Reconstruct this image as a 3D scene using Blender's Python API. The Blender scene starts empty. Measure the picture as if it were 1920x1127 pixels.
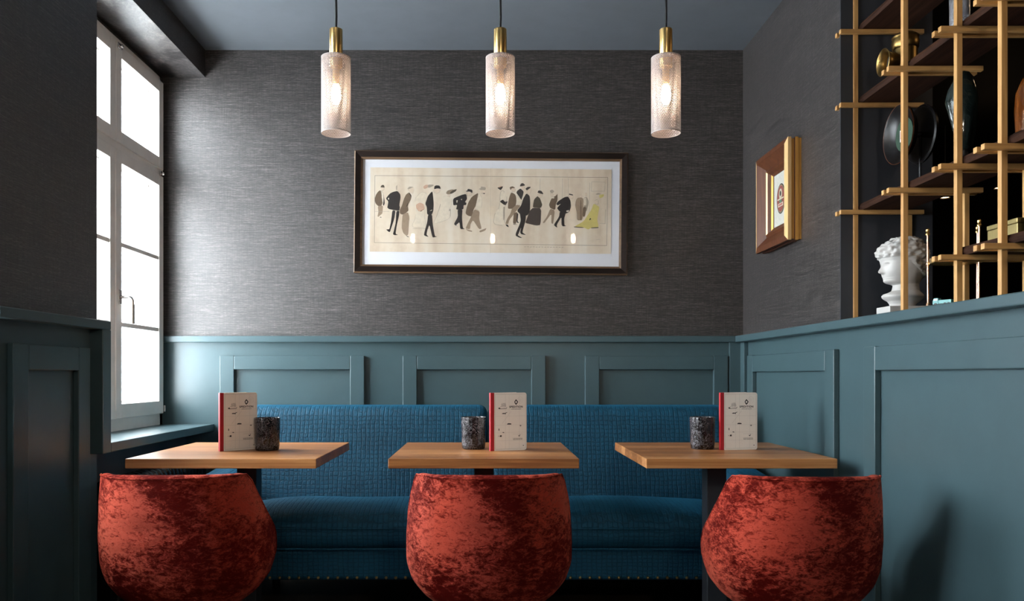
import bpy, bmesh, math, random
from mathutils import Vector, Matrix, noise
random.seed(7)
R = math.radians
scene = bpy.context.scene
COL = scene.collection
EYE = 1.067; FPX = 1500.0; VX = 910.0; VY = 703.0

# ------------------------------------------------------------------ camera
cam = bpy.data.cameras.new('camera')
cam.sensor_width = 36.0; cam.lens = 36.0 * FPX / 1920.0
cam.shift_x = (960 - VX) / 1920.0; cam.shift_y = (VY - 563.5) / 1920.0
cam.clip_start = 0.05
camo = bpy.data.objects.new('camera', cam); COL.objects.link(camo)
camo.location = (0, 0, EYE); camo.rotation_euler = (R(90), 0, 0)
scene.camera = camo

# ------------------------------------------------------------------ light
scene.view_settings.view_transform = 'Standard'
scene.view_settings.look = 'None'
scene.view_settings.gamma = 1.0
scene.view_settings.exposure = 0.15
scene.view_settings.use_curve_mapping = False
world = bpy.data.worlds.new('overcast_sky'); scene.world = world
world.use_nodes = True
bg = world.node_tree.nodes['Background']
bg.inputs[0].default_value = (0.86, 0.94, 1.0, 1); bg.inputs[1].default_value = 38.0
PITCH = 1.85
NICHES = [(3.10, 4.30), (1.50, 2.45), (-.30, .35)]
for (ya, yb) in NICHES:                      # sampling portals in the window openings
    l = bpy.data.lights.new('window_portal', 'AREA'); l.shape = 'RECTANGLE'
    l.size = yb - ya - .06; l.size_y = 1.86; l.cycles.is_portal = True
    o = bpy.data.objects.new('window_portal', l); COL.objects.link(o)
    o.location = (-2.02, (ya + yb) / 2, 1.72)
    o.rotation_euler = (0, R(-90), 0)
    o.rotation_euler = Vector((1, 0, 0)).to_track_quat('-Z', 'Z').to_euler()
SPOTS = [(-0.55, 1.75), (0.75, 1.75)]
LAMPS = [(x, y, 2.79, 14, .35, .05) for (x, y) in SPOTS] + [(.5, -.7, 1.95, 55, 6.0, .08)]
for (x, y, z, e, tilt, rad_) in LAMPS:       # ceiling downlights, plus an added warm fill spot unseen behind the camera
    l = bpy.data.lights.new('downlight_and_fill', 'SPOT'); l.energy = e; l.color = (1, .86, .70)
    l.spot_size = R(100); l.spot_blend = .8; l.shadow_soft_size = rad_
    o = bpy.data.objects.new('downlight_and_fill', l); COL.objects.link(o); o.location = (x, y, z)
    o.rotation_euler = Vector((0, tilt, -1)).to_track_quat('-Z', 'Y').to_euler()

# ------------------------------------------------------------------ materials
def srgb(r, g, b):
    f = lambda c: (c / 12.92 if c <= .04045 else ((c + .055) / 1.055) ** 2.4)
    return (f(r / 255), f(g / 255), f(b / 255), 1)

class NT:
    def __init__(s, name):
        s.m = bpy.data.materials.new(name); s.m.use_nodes = True
        s.t = s.m.node_tree; s.t.nodes.clear()
        s.out = s.n('ShaderNodeOutputMaterial')
    def n(s, typ, **kw):
        nd = s.t.nodes.new(typ)
        for k, v in kw.items(): setattr(nd, k, v)
        return nd
    def l(s, a, b): s.t.links.new(a, b)
    def coord(s, scale=(1, 1, 1), kind='Object', rot=(0, 0, 0)):
        if kind == 'World':
            src = s.n('ShaderNodeNewGeometry').outputs['Position']
        else:
            src = s.n('ShaderNodeTexCoord').outputs[kind]
        mp = s.n('ShaderNodeMapping'); mp.inputs['Scale'].default_value = scale
        mp.inputs['Rotation'].default_value = rot
        s.l(src, mp.inputs[0]); return mp.outputs[0]
    def noise(s, co, scale=5, detail=4, rough=.6, dist=0):
        nd = s.n('ShaderNodeTexNoise')
        nd.inputs['Scale'].default_value = scale; nd.inputs['Detail'].default_value = detail
        nd.inputs['Roughness'].default_value = rough; nd.inputs['Distortion'].default_value = dist
        s.l(co, nd.inputs['Vector']); return nd.outputs['Fac']
    def ramp(s, fac, stops, interp='LINEAR'):
        nd = s.n('ShaderNodeValToRGB'); cr = nd.color_ramp; cr.interpolation = interp
        while len(cr.elements) > 1: cr.elements.remove(cr.elements[-1])
        for i, (p, c) in enumerate(stops):
            e = cr.elements[0] if i == 0 else cr.elements.new(p)
            e.position = p; e.color = c if len(c) == 4 else (*c, 1)
        s.l(fac, nd.inputs[0]); return nd.outputs[0]
    def math(s, op, a, b=None):
        nd = s.n('ShaderNodeMath', operation=op)
        for i, v in enumerate((a, b)):
            if v is None: continue
            if isinstance(v, (int, float)): nd.inputs[i].default_value = v
            else: s.l(v, nd.inputs[i])
        return nd.outputs[0]
    def mix(s, fac, a, b, mode='MIX'):
        nd = s.n('ShaderNodeMix', data_type='RGBA', blend_type=mode)
        for i, v in ((0, fac), (6, a), (7, b)):
            if isinstance(v, (int, float, tuple)): nd.inputs[i].default_value = v
            else: s.l(v, nd.inputs[i])
        return nd.outputs[2]
    def bump(s, h, strength=.3, dist=.01):
        nd = s.n('ShaderNodeBump'); nd.inputs['Strength'].default_value = strength
        nd.inputs['Distance'].default_value = dist; s.l(h, nd.inputs['Height']); return nd.outputs[0]
    def pbr(s, color, rough=.5, metal=0, normal=None, **kw):
        p = s.n('ShaderNodeBsdfPrincipled')
        for nm, v in (('Base Color', color), ('Roughness', rough), ('Metallic', metal)):
            if isinstance(v, (int, float, tuple)): p.inputs[nm].default_value = v
            else: s.l(v, p.inputs[nm])
        if normal is not None: s.l(normal, p.inputs['Normal'])
        for k, v in kw.items():
            k = k.replace('_', ' ')
            if isinstance(v, (int, float, tuple)): p.inputs[k].default_value = v
            else: s.l(v, p.inputs[k])
        s.l(p.outputs[0], s.out.inputs[0]); s.p = p
        return s.m

def plain(name, col, rough=.5, metal=0, var=.06, scale=30, bump=.05, **kw):
    t = NT(name); co = t.coord()
    f = t.noise(co, scale, 3)
    a = tuple(c * (1 - var) for c in col[:3]) + (1,); b = tuple(min(1, c * (1 + var)) for c in col[:3]) + (1,)
    c = t.ramp(f, [(.3, a), (.7, b)])
    nb = t.bump(f, bump, .002) if bump else None
    return t.pbr(c, rough, metal, nb, **kw)

def mk_wallpaper():
    t = NT('grasscloth_wallpaper')
    a = t.noise(t.coord((9, 9, 380), 'World'), 1.0, 5, .65)
    b = t.noise(t.coord((55, 55, 600), 'World'), 1.0, 3, .6)
    v = t.noise(t.coord((160, 160, 9), 'World'), 1.0, 2, .5)
    h = t.math('ADD', t.math('MULTIPLY', a, .55), t.math('MULTIPLY', b, .45))
    h2 = t.math('ADD', h, t.math('MULTIPLY', v, .12))
    c = t.ramp(h2, [(.38, (.008, .0072, .0070)), (.53, (.028, .0247, .0240)), (.62, (.064, .056, .053)), (.72, (.15, .132, .124))])
    rg = t.math('ADD', t.math('MULTIPLY', a, .25), .26)
    return t.pbr(c, rg, .15, t.bump(h2, .55, .004), Specular_IOR_Level=.7)

def mk_paint(name, col, rough=.36, spec=.5):
    t = NT(name)
    f = t.noise(t.coord((1, 1, 1), 'World'), 9, 3)
    g = t.noise(t.coord((1, 1, 1), 'World'), 160, 2)
    c = t.ramp(f, [(.3, tuple(x * .95 for x in col[:3])), (.7, tuple(x * 1.05 for x in col[:3]))])
    return t.pbr(c, rough, 0, t.bump(g, .04, .002), Specular_IOR_Level=spec)

def mk_velvet():
    t = NT('crushed_red_velvet')
    big = t.noise(t.coord((1, 1, .8)), 4.2, 2, .5, .5)
    co = t.coord((1, 1, 1.7))
    mid = t.noise(co, 34, 9, .80, .4)
    fine = t.noise(t.coord((1, 1, 2.2)), 120, 4, .75)
    m = t.math('ADD', t.math('MULTIPLY', mid, .58), t.math('MULTIPLY', big, .42))
    m2 = t.math('ADD', m, t.math('MULTIPLY', t.math('SUBTRACT', fine, .5), .22))
    mask = t.ramp(m2, [(.460, (0, 0, 0)), (.508, (.38, .38, .38)), (.562, (1, 1, 1))])
    c = t.mix(mask, (.165, .0038, .0010, 1), (.58, .066, .035, 1))
    # the pile lies over to one side or the other from patch to patch
    geo = t.n('ShaderNodeNewGeometry')
    lean = t.math('SUBTRACT', t.math('MULTIPLY', mask, 1.25), .62)
    cv = t.n('ShaderNodeCombineXYZ'); t.l(t.math('MULTIPLY', lean, -1.0), cv.inputs[0]); t.l(t.math('MULTIPLY', lean, .45), cv.inputs[2])
    ad = t.n('ShaderNodeVectorMath', operation='ADD'); t.l(geo.outputs['Normal'], ad.inputs[0]); t.l(cv.outputs[0], ad.inputs[1])
    nm = t.n('ShaderNodeVectorMath', operation='NORMALIZE'); t.l(ad.outputs[0], nm.inputs[0])
    bp = t.n('ShaderNodeBump'); bp.inputs['Strength'].default_value = .8; bp.inputs['Distance'].default_value = .02
    t.l(m2, bp.inputs['Height']); t.l(nm.outputs[0], bp.inputs['Normal'])
    sw = t.math('MULTIPLY', mask, .6)
    return t.pbr(c, .65, 0, bp.outputs[0], Sheen_Weight=sw, Sheen_Roughness=.28, Sheen_Tint=(1, .34, .22, 1), Specular_IOR_Level=.12)

def mk_blue():
    t = NT('blue_croc_velvet')
    def lines(ax, freq, wob):
        co = t.coord((1, 1, 1), 'World')
        nz = t.n('ShaderNodeTexNoise'); nz.inputs['Scale'].default_value = 14; nz.inputs['Detail'].default_value = 6; nz.inputs['Roughness'].default_value = .7
        t.l(co, nz.inputs['Vector'])
        sub = t.n('ShaderNodeVectorMath', operation='SUBTRACT'); t.l(nz.outputs['Color'], sub.inputs[0]); sub.inputs[1].default_value = (.5, .5, .5)
        sc = t.n('ShaderNodeVectorMath', operation='SCALE'); t.l(sub.outputs[0], sc.inputs[0]); sc.inputs['Scale'].default_value = wob
        ad = t.n('ShaderNodeVectorMath', operation='ADD'); t.l(co, ad.inputs[0]); t.l(sc.outputs[0], ad.inputs[1])
        sp = t.n('ShaderNodeSeparateXYZ'); t.l(ad.outputs[0], sp.inputs[0])
        if ax == 'X': val = sp.outputs['X']
        else: val = t.math('SUBTRACT', sp.outputs['Z'], sp.outputs['Y'])
        f = t.math('FRACT', t.math('MULTIPLY', val, freq))
        d = t.math('ABSOLUTE', t.math('SUBTRACT', f, .5))       # .5 on the line
        return t.ramp(d, [(.33, (1, 1, 1)), (.49, (0, 0, 0))])
    gx = lines('X', 46, .022); gz = lines('Z', 62, .022)
    sep = t.math('MULTIPLY', gx, gz)
    fine = t.noise(t.coord((1, 1, 1), 'World'), 110, 5, .75)
    blot = t.noise(t.coord((1, 1, 1), 'World'), 9, 5, .7)
    h = t.math('ADD', t.math('MULTIPLY', sep, .50), t.math('MULTIPLY', fine, .75))
    k = t.math('MULTIPLY', t.math('ADD', t.math('MULTIPLY', sep, .45), .55), t.math('ADD', blot, .45))
    c = t.mix(k, (.0014, .011, .021, 1), (.005, .058, .104, 1))
    return t.pbr(c, .6, 0, t.bump(h, .6, .006), Sheen_Weight=.22, Sheen_Roughness=.32, Sheen_Tint=(.04, .36, .64, 1), Specular_IOR_Level=.18)

def mk_wood(name, ca, cb, axis='X', rough=.42, scale=1.0, spec=.5):
    t = NT(name)
    k = {'X': (1.6, 26, 26), 'Y': (26, 1.6, 26), 'Z': (26, 26, 1.6)}[axis]
    k = tuple(x * scale for x in k)
    nd = t.n('ShaderNodeObjectInfo').outputs['Random']
    co = t.coord(k)
    ad = t.n('ShaderNodeVectorMath', operation='ADD'); t.l(co, ad.inputs[0])
    cb3 = t.n('ShaderNodeCombineXYZ'); 
    for i in range(3): t.l(t.math('MULTIPLY', nd, 37.0 + i * 11), cb3.inputs[i])
    t.l(cb3.outputs[0], ad.inputs[1])
    f = t.noise(ad.outputs[0], 1.0, 5, .62, 1.0)
    g = t.noise(ad.outputs[0], 5.5, 3, .6, .4)
    h = t.math('ADD', t.math('MULTIPLY', f, .7), t.math('MULTIPLY', g, .3))
    c = t.ramp(h, [(.33, ca), (.5, tuple((x + y) / 2 for x, y in zip(ca, cb))), (.66, cb)])
    return t.pbr(c, rough, 0, t.bump(h, .12, .003), Specular_IOR_Level=spec)

def mk_oak_top():
    t = NT('oak_tabletop')
    info = t.n('ShaderNodeObjectInfo').outputs['Random']
    base = t.coord((1, 1, 1))
    sp = t.n('ShaderNodeSeparateXYZ'); t.l(base, sp.inputs[0])
    row = t.math('FLOOR', t.math('MULTIPLY', t.math('ADD', sp.outputs['Y'], 1), 11.0))
    cmb = t.n('ShaderNodeCombineXYZ')
    t.l(t.math('ADD', t.math('MULTIPLY', sp.outputs['X'], 1.5), t.math('MULTIPLY', row, 3.71)), cmb.inputs[0])
    t.l(t.math('ADD', t.math('MULTIPLY', sp.outputs['Y'], 34), t.math('MULTIPLY', info, 50)), cmb.inputs[1])
    t.l(t.math('MULTIPLY', sp.outputs['Z'], 60), cmb.inputs[2])
    f = t.noise(cmb.outputs[0], 1.0, 6, .62, .9)
    wn = t.n('ShaderNodeTexWhiteNoise', noise_dimensions='1D'); t.l(t.math('ADD', row, t.math('MULTIPLY', info, 9)), wn.inputs['W'])
    h = t.math('ADD', t.math('MULTIPLY', f, .8), t.math('MULTIPLY', wn.outputs['Value'], .22))
    c = t.ramp(h, [(.34, (.19, .066, .018)), (.52, (.35, .142, .043)), (.70, (.50, .235, .085))])
    return t.pbr(c, .36, 0, t.bump(f, .10, .002), Specular_IOR_Level=.5)

def mk_brass(name, col=(.80, .55, .22, 1), rough=.28, metal=1.0):
    t = NT(name)
    f = t.noise(t.coord((60, 60, 3)), 4, 3)
    c = t.ramp(f, [(.3, tuple(x * .82 for x in col[:3])), (.7, col)])
    return t.pbr(c, rough, metal, t.bump(f, .06, .001))

def mk_glass_pane(name='window_glass', refl=1.0, tint=(1, 1, 1, 1)):
    t = NT(name)
    tr = t.n('ShaderNodeBsdfTransparent'); tr.inputs[0].default_value = tint
    gl = t.n('ShaderNodeBsdfGlossy'); gl.inputs['Roughness'].default_value = 0.0
    lwt = t.n('ShaderNodeLayerWeight'); lwt.inputs[0].default_value = .5
    fac = t.math('ADD', t.math('MULTIPLY', t.math('POWER', lwt.outputs['Facing'], 5.0), .96), .04)
    co = t.noise(t.coord(), 2, 1)
    t.l(t.bump(co, .01, .001), gl.inputs['Normal'])
    mx = t.n('ShaderNodeMixShader'); t.l(t.math('MULTIPLY', fac, refl), mx.inputs[0])
    t.l(tr.outputs[0], mx.inputs[1]); t.l(gl.outputs[0], mx.inputs[2]); t.l(mx.outputs[0], t.out.inputs[0])
    return t.m

def mk_emit(name, col, s):
    t = NT(name); e = t.n('ShaderNodeEmission'); e.inputs[0].default_value = (*col, 1); e.inputs[1].default_value = s
    t.l(e.outputs[0], t.out.inputs[0]); return t.m

def mk_candle_glass():
    t = NT('dark_swirled_glass')
    co = t.coord((1, 1, 1))
    n1 = t.noise(co, 42, 2.5, .55, 2.2)
    n2 = t.noise(co, 75, 2, .5, 1.5)
    band = t.ramp(n1, [(.475, (0, 0, 0)), (.492, (1, 1, 1)), (.508, (0, 0, 0)), (.60, (0, 0, 0)), (.615, (.8, .8, .8)), (.63, (0, 0, 0))])
    band2 = t.ramp(n2, [(.515, (0, 0, 0)), (.53, (.6, .6, .6)), (.545, (0, 0, 0))])
    m = t.math('MAXIMUM', band, band2)
    big = t.noise(co, 18, 2)
    m = t.math('MULTIPLY', m, t.ramp(big, [(.30, (.15, .15, .15)), (.55, (.9, .9, .9))]))
    c = t.mix(m, (.003, .0015, .002, 1), (.32, .28, .30, 1))
    return t.pbr(c, .14, 0, t.bump(m, .3, .003))

M = {}
M['wallpaper'] = mk_wallpaper()
M['paint'] = mk_paint('blue_grey_satin_paint', (.044, .080, .090))
M['ceiling'] = mk_paint('grey_blue_ceiling_paint', (.110, .124, .140), .5)
M['dark_paint'] = mk_paint('charcoal_paint', (.030, .033, .040), .5)
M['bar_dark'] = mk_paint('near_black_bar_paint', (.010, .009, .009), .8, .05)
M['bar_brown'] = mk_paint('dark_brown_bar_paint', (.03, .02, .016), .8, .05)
M['plaster'] = mk_paint('white_exterior_plaster', (.55, .57, .58), .8)
M['rearwall'] = mk_paint('warm_grey_wall', (.24, .21, .18), .7)
M['window_paint'] = mk_paint('off_white_window_paint', (.84, .80, .75), .35)
M['velvet'] = mk_velvet()
M['blue'] = mk_blue()
M['oak'] = mk_oak_top()
M['slat'] = mk_wood('pale_oak_slat', (.36, .175, .055), (.62, .36, .13), 'Z', .5)
M['slatx'] = mk_wood('pale_oak_bar', (.36, .175, .055), (.62, .36, .13), 'X', .5)
M['walnut'] = mk_wood('dark_walnut_board', (.009, .0035, .002), (.055, .022, .012), 'Y', .7, 1.0, .12)
M['floor'] = mk_wood('dark_floor_board', (.02, .014, .010), (.06, .04, .028), 'Y', .4)
M['metal'] = plain('dark_grey_powder_coat', (.035, .038, .045, 1), .45, .3)
M['black'] = plain('matt_black', (.008, .008, .009, 1), .5)
M['cord'] = plain('black_fabric_cord', (.006, .006, .007, 1), .8, scale=300)
M['brass'] = mk_brass('brushed_brass')
M['gold'] = mk_brass('gilded_wood', (.70, .36, .085, 1), .38, .55)
M['gold_pale'] = mk_brass('pale_gilding', (.85, .55, .25, 1), .45, .45)
M['old_brass'] = mk_brass('aged_brass', (.30, .19, .065, 1), .34)
M['copper'] = mk_brass('pink_brass', (.86, .56, .38, 1), .25)
M['nail'] = mk_brass('nail_brass', (.75, .52, .22, 1), .3)
M['brown_wood'] = mk_wood('brown_frame_wood', (.050, .015, .006), (.105, .034, .013), 'Z', .5, 1.0, .25)
M['frame_dark'] = mk_wood('dark_picture_frame', (.006, .004, .003), (.016, .009, .007), 'X', .4, 1.0, .2)
M['frame_lip'] = mk_wood('bronze_frame_lip', (.05, .028, .015), (.16, .09, .045), 'X', .35)
M['mat'] = plain('white_mat_board', (.78, .79, .83, 1), .8, var=.01)
M['chrome'] = plain('brushed_steel', (.55, .52, .50, 1), .25, 1.0)
M['radiator'] = plain('black_radiator_enamel', (.012, .013, .015, 1), .18)
M['pane'] = mk_glass_pane()
M['picglass'] = mk_glass_pane('picture_glass', .8)
M['bulb'] = mk_emit('glowing_bulb', (1, .72, .50), 85)
M['barbulb'] = mk_emit('warm_bar_lamp', (1, .62, .30), 16)
M['shade'] = plain('pearl_white_perforated_metal', (.33, .295, .285, 1), .4, .1, bump=0)
M['candle'] = mk_candle_glass()
M['menu_red'] = plain('red_linen_spine', (.36, .006, .014, 1), .6, scale=200)
M['menu_white'] = plain('cream_cover_card', (.80, .74, .66, 1), .6, var=.015)
M['pages'] = plain('white_pages', (.82, .80, .76, 1), .8, var=.02)
M['ink'] = plain('black_ink', (.02, .017, .016, 1), .7, bump=0)
M['greyink'] = plain('pale_grey_ink', (.50, .45, .40, 1), .7, bump=0)
M['marble'] = plain('white_plaster_cast', (.45, .435, .415, 1), .5, var=.03)
M['stamp_green'] = plain('green_felt', (.010, .036, .018, 1), .7)
M['stamp_red'] = plain('red_stamp_print', (.35, .04, .03, 1), .6)
M['lacquer'] = plain('black_lacquer', (.006, .005, .005, 1), .30, Specular_IOR_Level=.25)
M['teal_toy'] = plain('teal_toy_enamel', (.10, .32, .32, 1), .3)
M['paper_white'] = plain('white_paper_tag', (.8, .8, .82, 1), .6)
M['tin'] = mk_brass('dull_gold_tin', (.36, .29, .13, 1), .45)

def mk_paper():
    t = NT('aged_print_paper')
    a = t.noise(t.coord((7, 1, .8)), 1.6, 3, .5)
    b = t.noise(t.coord(), 40, 4)
    f = t.math('ADD', t.math('MULTIPLY', a, .8), t.math('MULTIPLY', b, .2))
    c = t.ramp(f, [(.32, (.60, .47, .34)), (.5, (.73, .62, .48)), (.68, (.80, .72, .60))])
    return t.pbr(c, .8, 0, t.bump(a, .25, .01))
M['paper'] = mk_paper()
def mk_glassy(name, col, rough=.05, trans=.85, ior=1.45):
    t = NT(name); f = t.noise(t.coord((1, 1, .4)), 22, 4, .6, 1.5)
    c = t.ramp(f, [(.3, tuple(x * .45 for x in col[:3])), (.7, col)])
    return t.pbr(c, rough, 0, t.bump(f, .35, .006), Transmission_Weight=trans, IOR=ior)
M['green_glass'] = mk_glassy('dark_green_glass', (.022, .034, .031, 1), .10, .25)
M['amber'] = mk_glassy('amber_glass', (.30, .085, .014, 1), .08, .45)
M['crystal'] = mk_glassy('clear_crystal', (.85, .86, .92, 1), .06, .7)
INK = {}
def ink(c):
    if c not in INK:
        INK[c] = plain('print_colour_%02d' % len(INK), c, .8, var=.08, bump=0, scale=60)
    return INK[c]

# ------------------------------------------------------------------ mesh helpers
class MB:
    def __init__(s): s.v = []; s.f = []
    def add(s, vs, fs):
        o = len(s.v); s.v += [tuple(v) for v in vs]; s.f += [tuple(i + o for i in f) for f in fs]; return s
    def box(s, x0, x1, y0, y1, z0, z1, bev=0):
        if bev:
            bm = bmesh.new(); bmesh.ops.create_cube(bm, size=1)
            for v in bm.verts:
                v.co = Vector(((x0 + x1) / 2 + v.co.x * (x1 - x0), (y0 + y1) / 2 + v.co.y * (y1 - y0), (z0 + z1) / 2 + v.co.z * (z1 - z0)))
            bmesh.ops.bevel(bm, geom=bm.edges[:], offset=bev, segments=2, profile=.5, affect='EDGES')
            bm.verts.index_update()
            s.add([v.co for v in bm.verts], [[v.index for v in f.verts] for f in bm.faces]); bm.free(); return s
        V = [(x, y, z) for x in (x0, x1) for y in (y0, y1) for z in (z0, z1)]
        return s.add(V, [(0, 1, 3, 2), (4, 6, 7, 5), (0, 4, 5, 1), (2, 3, 7, 6), (0, 2, 6, 4), (1, 5, 7, 3)])
    def lathe(s, prof, n=32, c=(0, 0, 0), axis='Z'):
        V = []; F = []; m = len(prof)
        for i in range(n):
            a = 2 * math.pi * i / n
            for (r, h) in prof:
                p = (r * math.cos(a), r * math.sin(a), h)
                if axis == 'X': p = (p[2], p[0], p[1])
                if axis == 'Y': p = (p[1], p[2], p[0])
                V.append((p[0] + c[0], p[1] + c[1], p[2] + c[2]))
        for i in range(n):
            j = (i + 1) % n
            for k in range(m - 1):
                F.append((i * m + k, j * m + k, j * m + k + 1, i * m + k + 1))
        return s.add(V, F)
    def tube(s, pts, r, n=10, closed=False, caps=True):
        pts = [Vector(p) for p in pts]; V = []; F = []; up = None
        L = len(pts)
        for i, p in enumerate(pts):
            a = pts[(i - 1) % L] if (closed or i > 0) else p
            b = pts[(i + 1) % L] if (closed or i < L - 1) else p
            d = (b - a).normalized()
            if up is None: up = d.orthogonal().normalized()
            up = (up - d * up.dot(d)).normalized(); q = d.cross(up)
            rr = r[i] if isinstance(r, (list, tuple)) else r
            for k in range(n):
                t = 2 * math.pi * k / n; V.append(p + (up * math.cos(t) + q * math.sin(t)) * rr)
        for i in range(L if closed else L - 1):
            j = (i + 1) % L
            for k in range(n): F.append((i * n + k, i * n + (k + 1) % n, j * n + (k + 1) % n, j * n + k))
        if caps and not closed:
            F.append(tuple(range(n - 1, -1, -1))); F.append(tuple((L - 1) * n + k for k in range(n)))
        return s.add(V, F)
    def prism(s, poly, t0, t1, plane='XZ'):
        n = len(poly)
        def P(a, b, t): return {'XZ': (a, t, b), 'YZ': (t, a, b), 'XY': (a, b, t)}[plane]
        V = [P(a, b, t0) for a, b in poly] + [P(a, b, t1) for a, b in poly]
        F = [tuple(range(n)), tuple(range(2 * n - 1, n - 1, -1))] + [(i, i + n, (i + 1) % n + n, (i + 1) % n) for i in range(n)]
        return s.add(V, F)
    def rbox(s, x0, x1, y0, y1, z0, z1, r, n=10, fn=None):
        def coords(a, b):
            c = [a, a + r * .25, a + r * .6, a + r]
            c += [a + r + (b - a - 2 * r) * k / n for k in range(1, n)]
            return c + [b - r, b - r * .6, b - r * .25, b]
        X = coords(x0, x1); Y = coords(y0, y1); Z = coords(z0, z1); idx = {}; V = []; F = []
        def g(i, j, k):
            key = (i, j, k)
            if key not in idx:
                p = Vector((X[i], Y[j], Z[k]))
                c = Vector((min(max(p.x, x0 + r), x1 - r), min(max(p.y, y0 + r), y1 - r), min(max(p.z, z0 + r), z1 - r)))
                d = p - c
                if d.length > 1e-9:
                    mx = max(abs(d.x), abs(d.y), abs(d.z)); p = c + d.normalized() * mx
                if fn: p = Vector(fn(p))
                idx[key] = len(V); V.append(p)
            return idx[key]
        nx, ny, nz = len(X) - 1, len(Y) - 1, len(Z) - 1
        for i in range(nx):
            for j in range(ny):
                F.append((g(i, j, 0), g(i, j + 1, 0), g(i + 1, j + 1, 0), g(i + 1, j, 0)))
                F.append((g(i, j, nz), g(i + 1, j, nz), g(i + 1, j + 1, nz), g(i, j + 1, nz)))
        for i in range(nx):
            for k in range(nz):
                F.append((g(i, 0, k), g(i + 1, 0, k), g(i + 1, 0, k + 1), g(i, 0, k + 1)))
                F.append((g(i, ny, k), g(i, ny, k + 1), g(i + 1, ny, k + 1), g(i + 1, ny, k)))
        for j in range(ny):
            for k in range(nz):
                F.append((g(0, j, k), g(0, j, k + 1), g(0, j + 1, k + 1), g(0, j + 1, k)))
                F.append((g(nx, j, k), g(nx, j + 1, k), g(nx, j + 1, k + 1), g(nx, j, k + 1)))
        return s.add(V, F)
    def mesh(s, name, smooth=False, angle=40):
        me = bpy.data.meshes.new(name); me.from_pydata(s.v, [], s.f); me.validate()
        bm = bmesh.new(); bm.from_mesh(me)
        bmesh.ops.recalc_face_normals(bm, faces=bm.faces[:])
        if smooth:
            for f in bm.faces: f.smooth = True
            for e in bm.edges:
                if len(e.link_faces) == 2 and e.calc_face_angle(0) > R(angle): e.smooth = False
        bm.to_mesh(me); bm.free(); return me
    def build(s, name, mat, parent=None, smooth=False, loc=None, angle=40):
        return link(name, s.mesh(name, smooth, angle), mat, parent, loc)

def link(name, me, mat, parent=None, loc=None):
    o = bpy.data.objects.new(name, me); COL.objects.link(o)
    if mat is not None and me is not None:
        if isinstance(mat, str): mat = M[mat]
        if not me.materials: me.materials.append(mat)
    if parent: o.parent = parent
    if loc: o.location = loc
    return o
def empty(name, loc=(0, 0, 0), rz=0):
    o = bpy.data.objects.new(name, None); COL.objects.link(o); o.location = loc; o.rotation_euler = (0, 0, rz)
    o.empty_display_size = .05; return o
def tag(o, label, cat, group=None):
    o['label'] = label; o['category'] = cat
    if group: o['group'] = group
    return o
def struct(o, label=None):
    o['kind'] = 'structure'
    if label: o['label'] = label
    return o
def copy_tree(o, parent=None):
    c = o.copy(); COL.objects.link(c); c.parent = parent
    for ch in [x for x in bpy.data.objects if x.parent == o]: copy_tree(ch, c)
    return c
def B(x0, x1, y0, y1, z0, z1, bev=0): return MB().box(x0, x1, y0, y1, z0, z1, bev)
def W(px, py, Y): return Vector(((px - VX) * Y / FPX, Y, EYE + (VY - py) * Y / FPX))

# ------------------------------------------------------------------ room shell
YB = 4.30; XR = 1.385; XL = -1.505; XW = -1.734; ZC = 2.813; ZR = 1.275; RT = .034
struct(B(-3, 4.6, -2.7, 7.2, -.06, 0).build('floor', 'floor'), 'dark wooden floor')
struct(B(-2.0, 1.74, -2.7, YB + .15, ZC, ZC + .1).build('ceiling', 'ceiling'), 'grey blue painted ceiling')
wb = struct(B(-2.0, XR + .01, YB, YB + .15, ZR - .02, ZC).build('wall_back', 'wallpaper'), 'charcoal grasscloth wall behind the sofa')
struct(B(-2.0, XR + .01, YB - .004, YB + .15, 0, ZR - .02).build('wall_back_lower', 'paint', wb))
wr = struct(B(XR, 1.74, 3.12, YB + .15, ZR - .02, ZC).build('wall_right', 'wallpaper'), 'charcoal grasscloth wall pier beside the shelves')
B(XR - .001, 1.742, 3.116, 3.122, ZR - .02, ZC).build('end_face', 'dark_paint', wr)
struct(B(XR, 1.70, -2.7, YB, 0, ZR - RT).build('wall_right_lower', 'paint', wr), None)
struct(B(-2.0, 4.6, -2.85, -2.7, 0, ZC).build('wall_rear', 'rearwall'))
# bar room on the far side of the half wall
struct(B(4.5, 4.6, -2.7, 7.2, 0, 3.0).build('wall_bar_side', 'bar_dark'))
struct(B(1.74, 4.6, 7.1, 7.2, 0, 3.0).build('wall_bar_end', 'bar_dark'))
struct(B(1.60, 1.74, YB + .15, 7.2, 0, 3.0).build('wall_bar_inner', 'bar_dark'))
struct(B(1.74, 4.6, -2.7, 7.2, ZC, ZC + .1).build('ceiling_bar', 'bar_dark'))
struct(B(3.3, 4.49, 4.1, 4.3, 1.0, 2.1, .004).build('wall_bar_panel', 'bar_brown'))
# left wall with window niches
OZ0, OZ1 = .80, 2.645
lw = MB()
segs = []
ys = sorted(NICHES)
prev = -2.7
for (a, b) in ys:
    segs.append((prev, a + .04)); prev = b - .036
segs.append((prev, YB + .15))
for (a, b) in segs: lw.box(-1.99, XW, a, b, 0, ZC)
for (a, b) in ys:
    lw.box(-1.99, XW, a + .04, b - .036, 0, OZ0); lw.box(-1.99, XW, a + .04, b - .036, OZ1, ZC)
wl = struct(lw.build('wall_left', 'wallpaper'), 'charcoal wall with the window niches')
pm = MB()
for (a, b) in ys: pm.box(-2.03, -1.992, a - .65, a + .04, -.05, 3.2).box(-2.03, -1.992, a + .04, b - .036, -.05, OZ0).box(-2.03, -1.992, a + .04, b - .036, OZ1, 3.2)
pm.box(-2.03, -1.992, YB - .036, YB + .6, -.05, 3.2)
struct(pm.build('exterior_plaster', 'plaster', wl))
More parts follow.
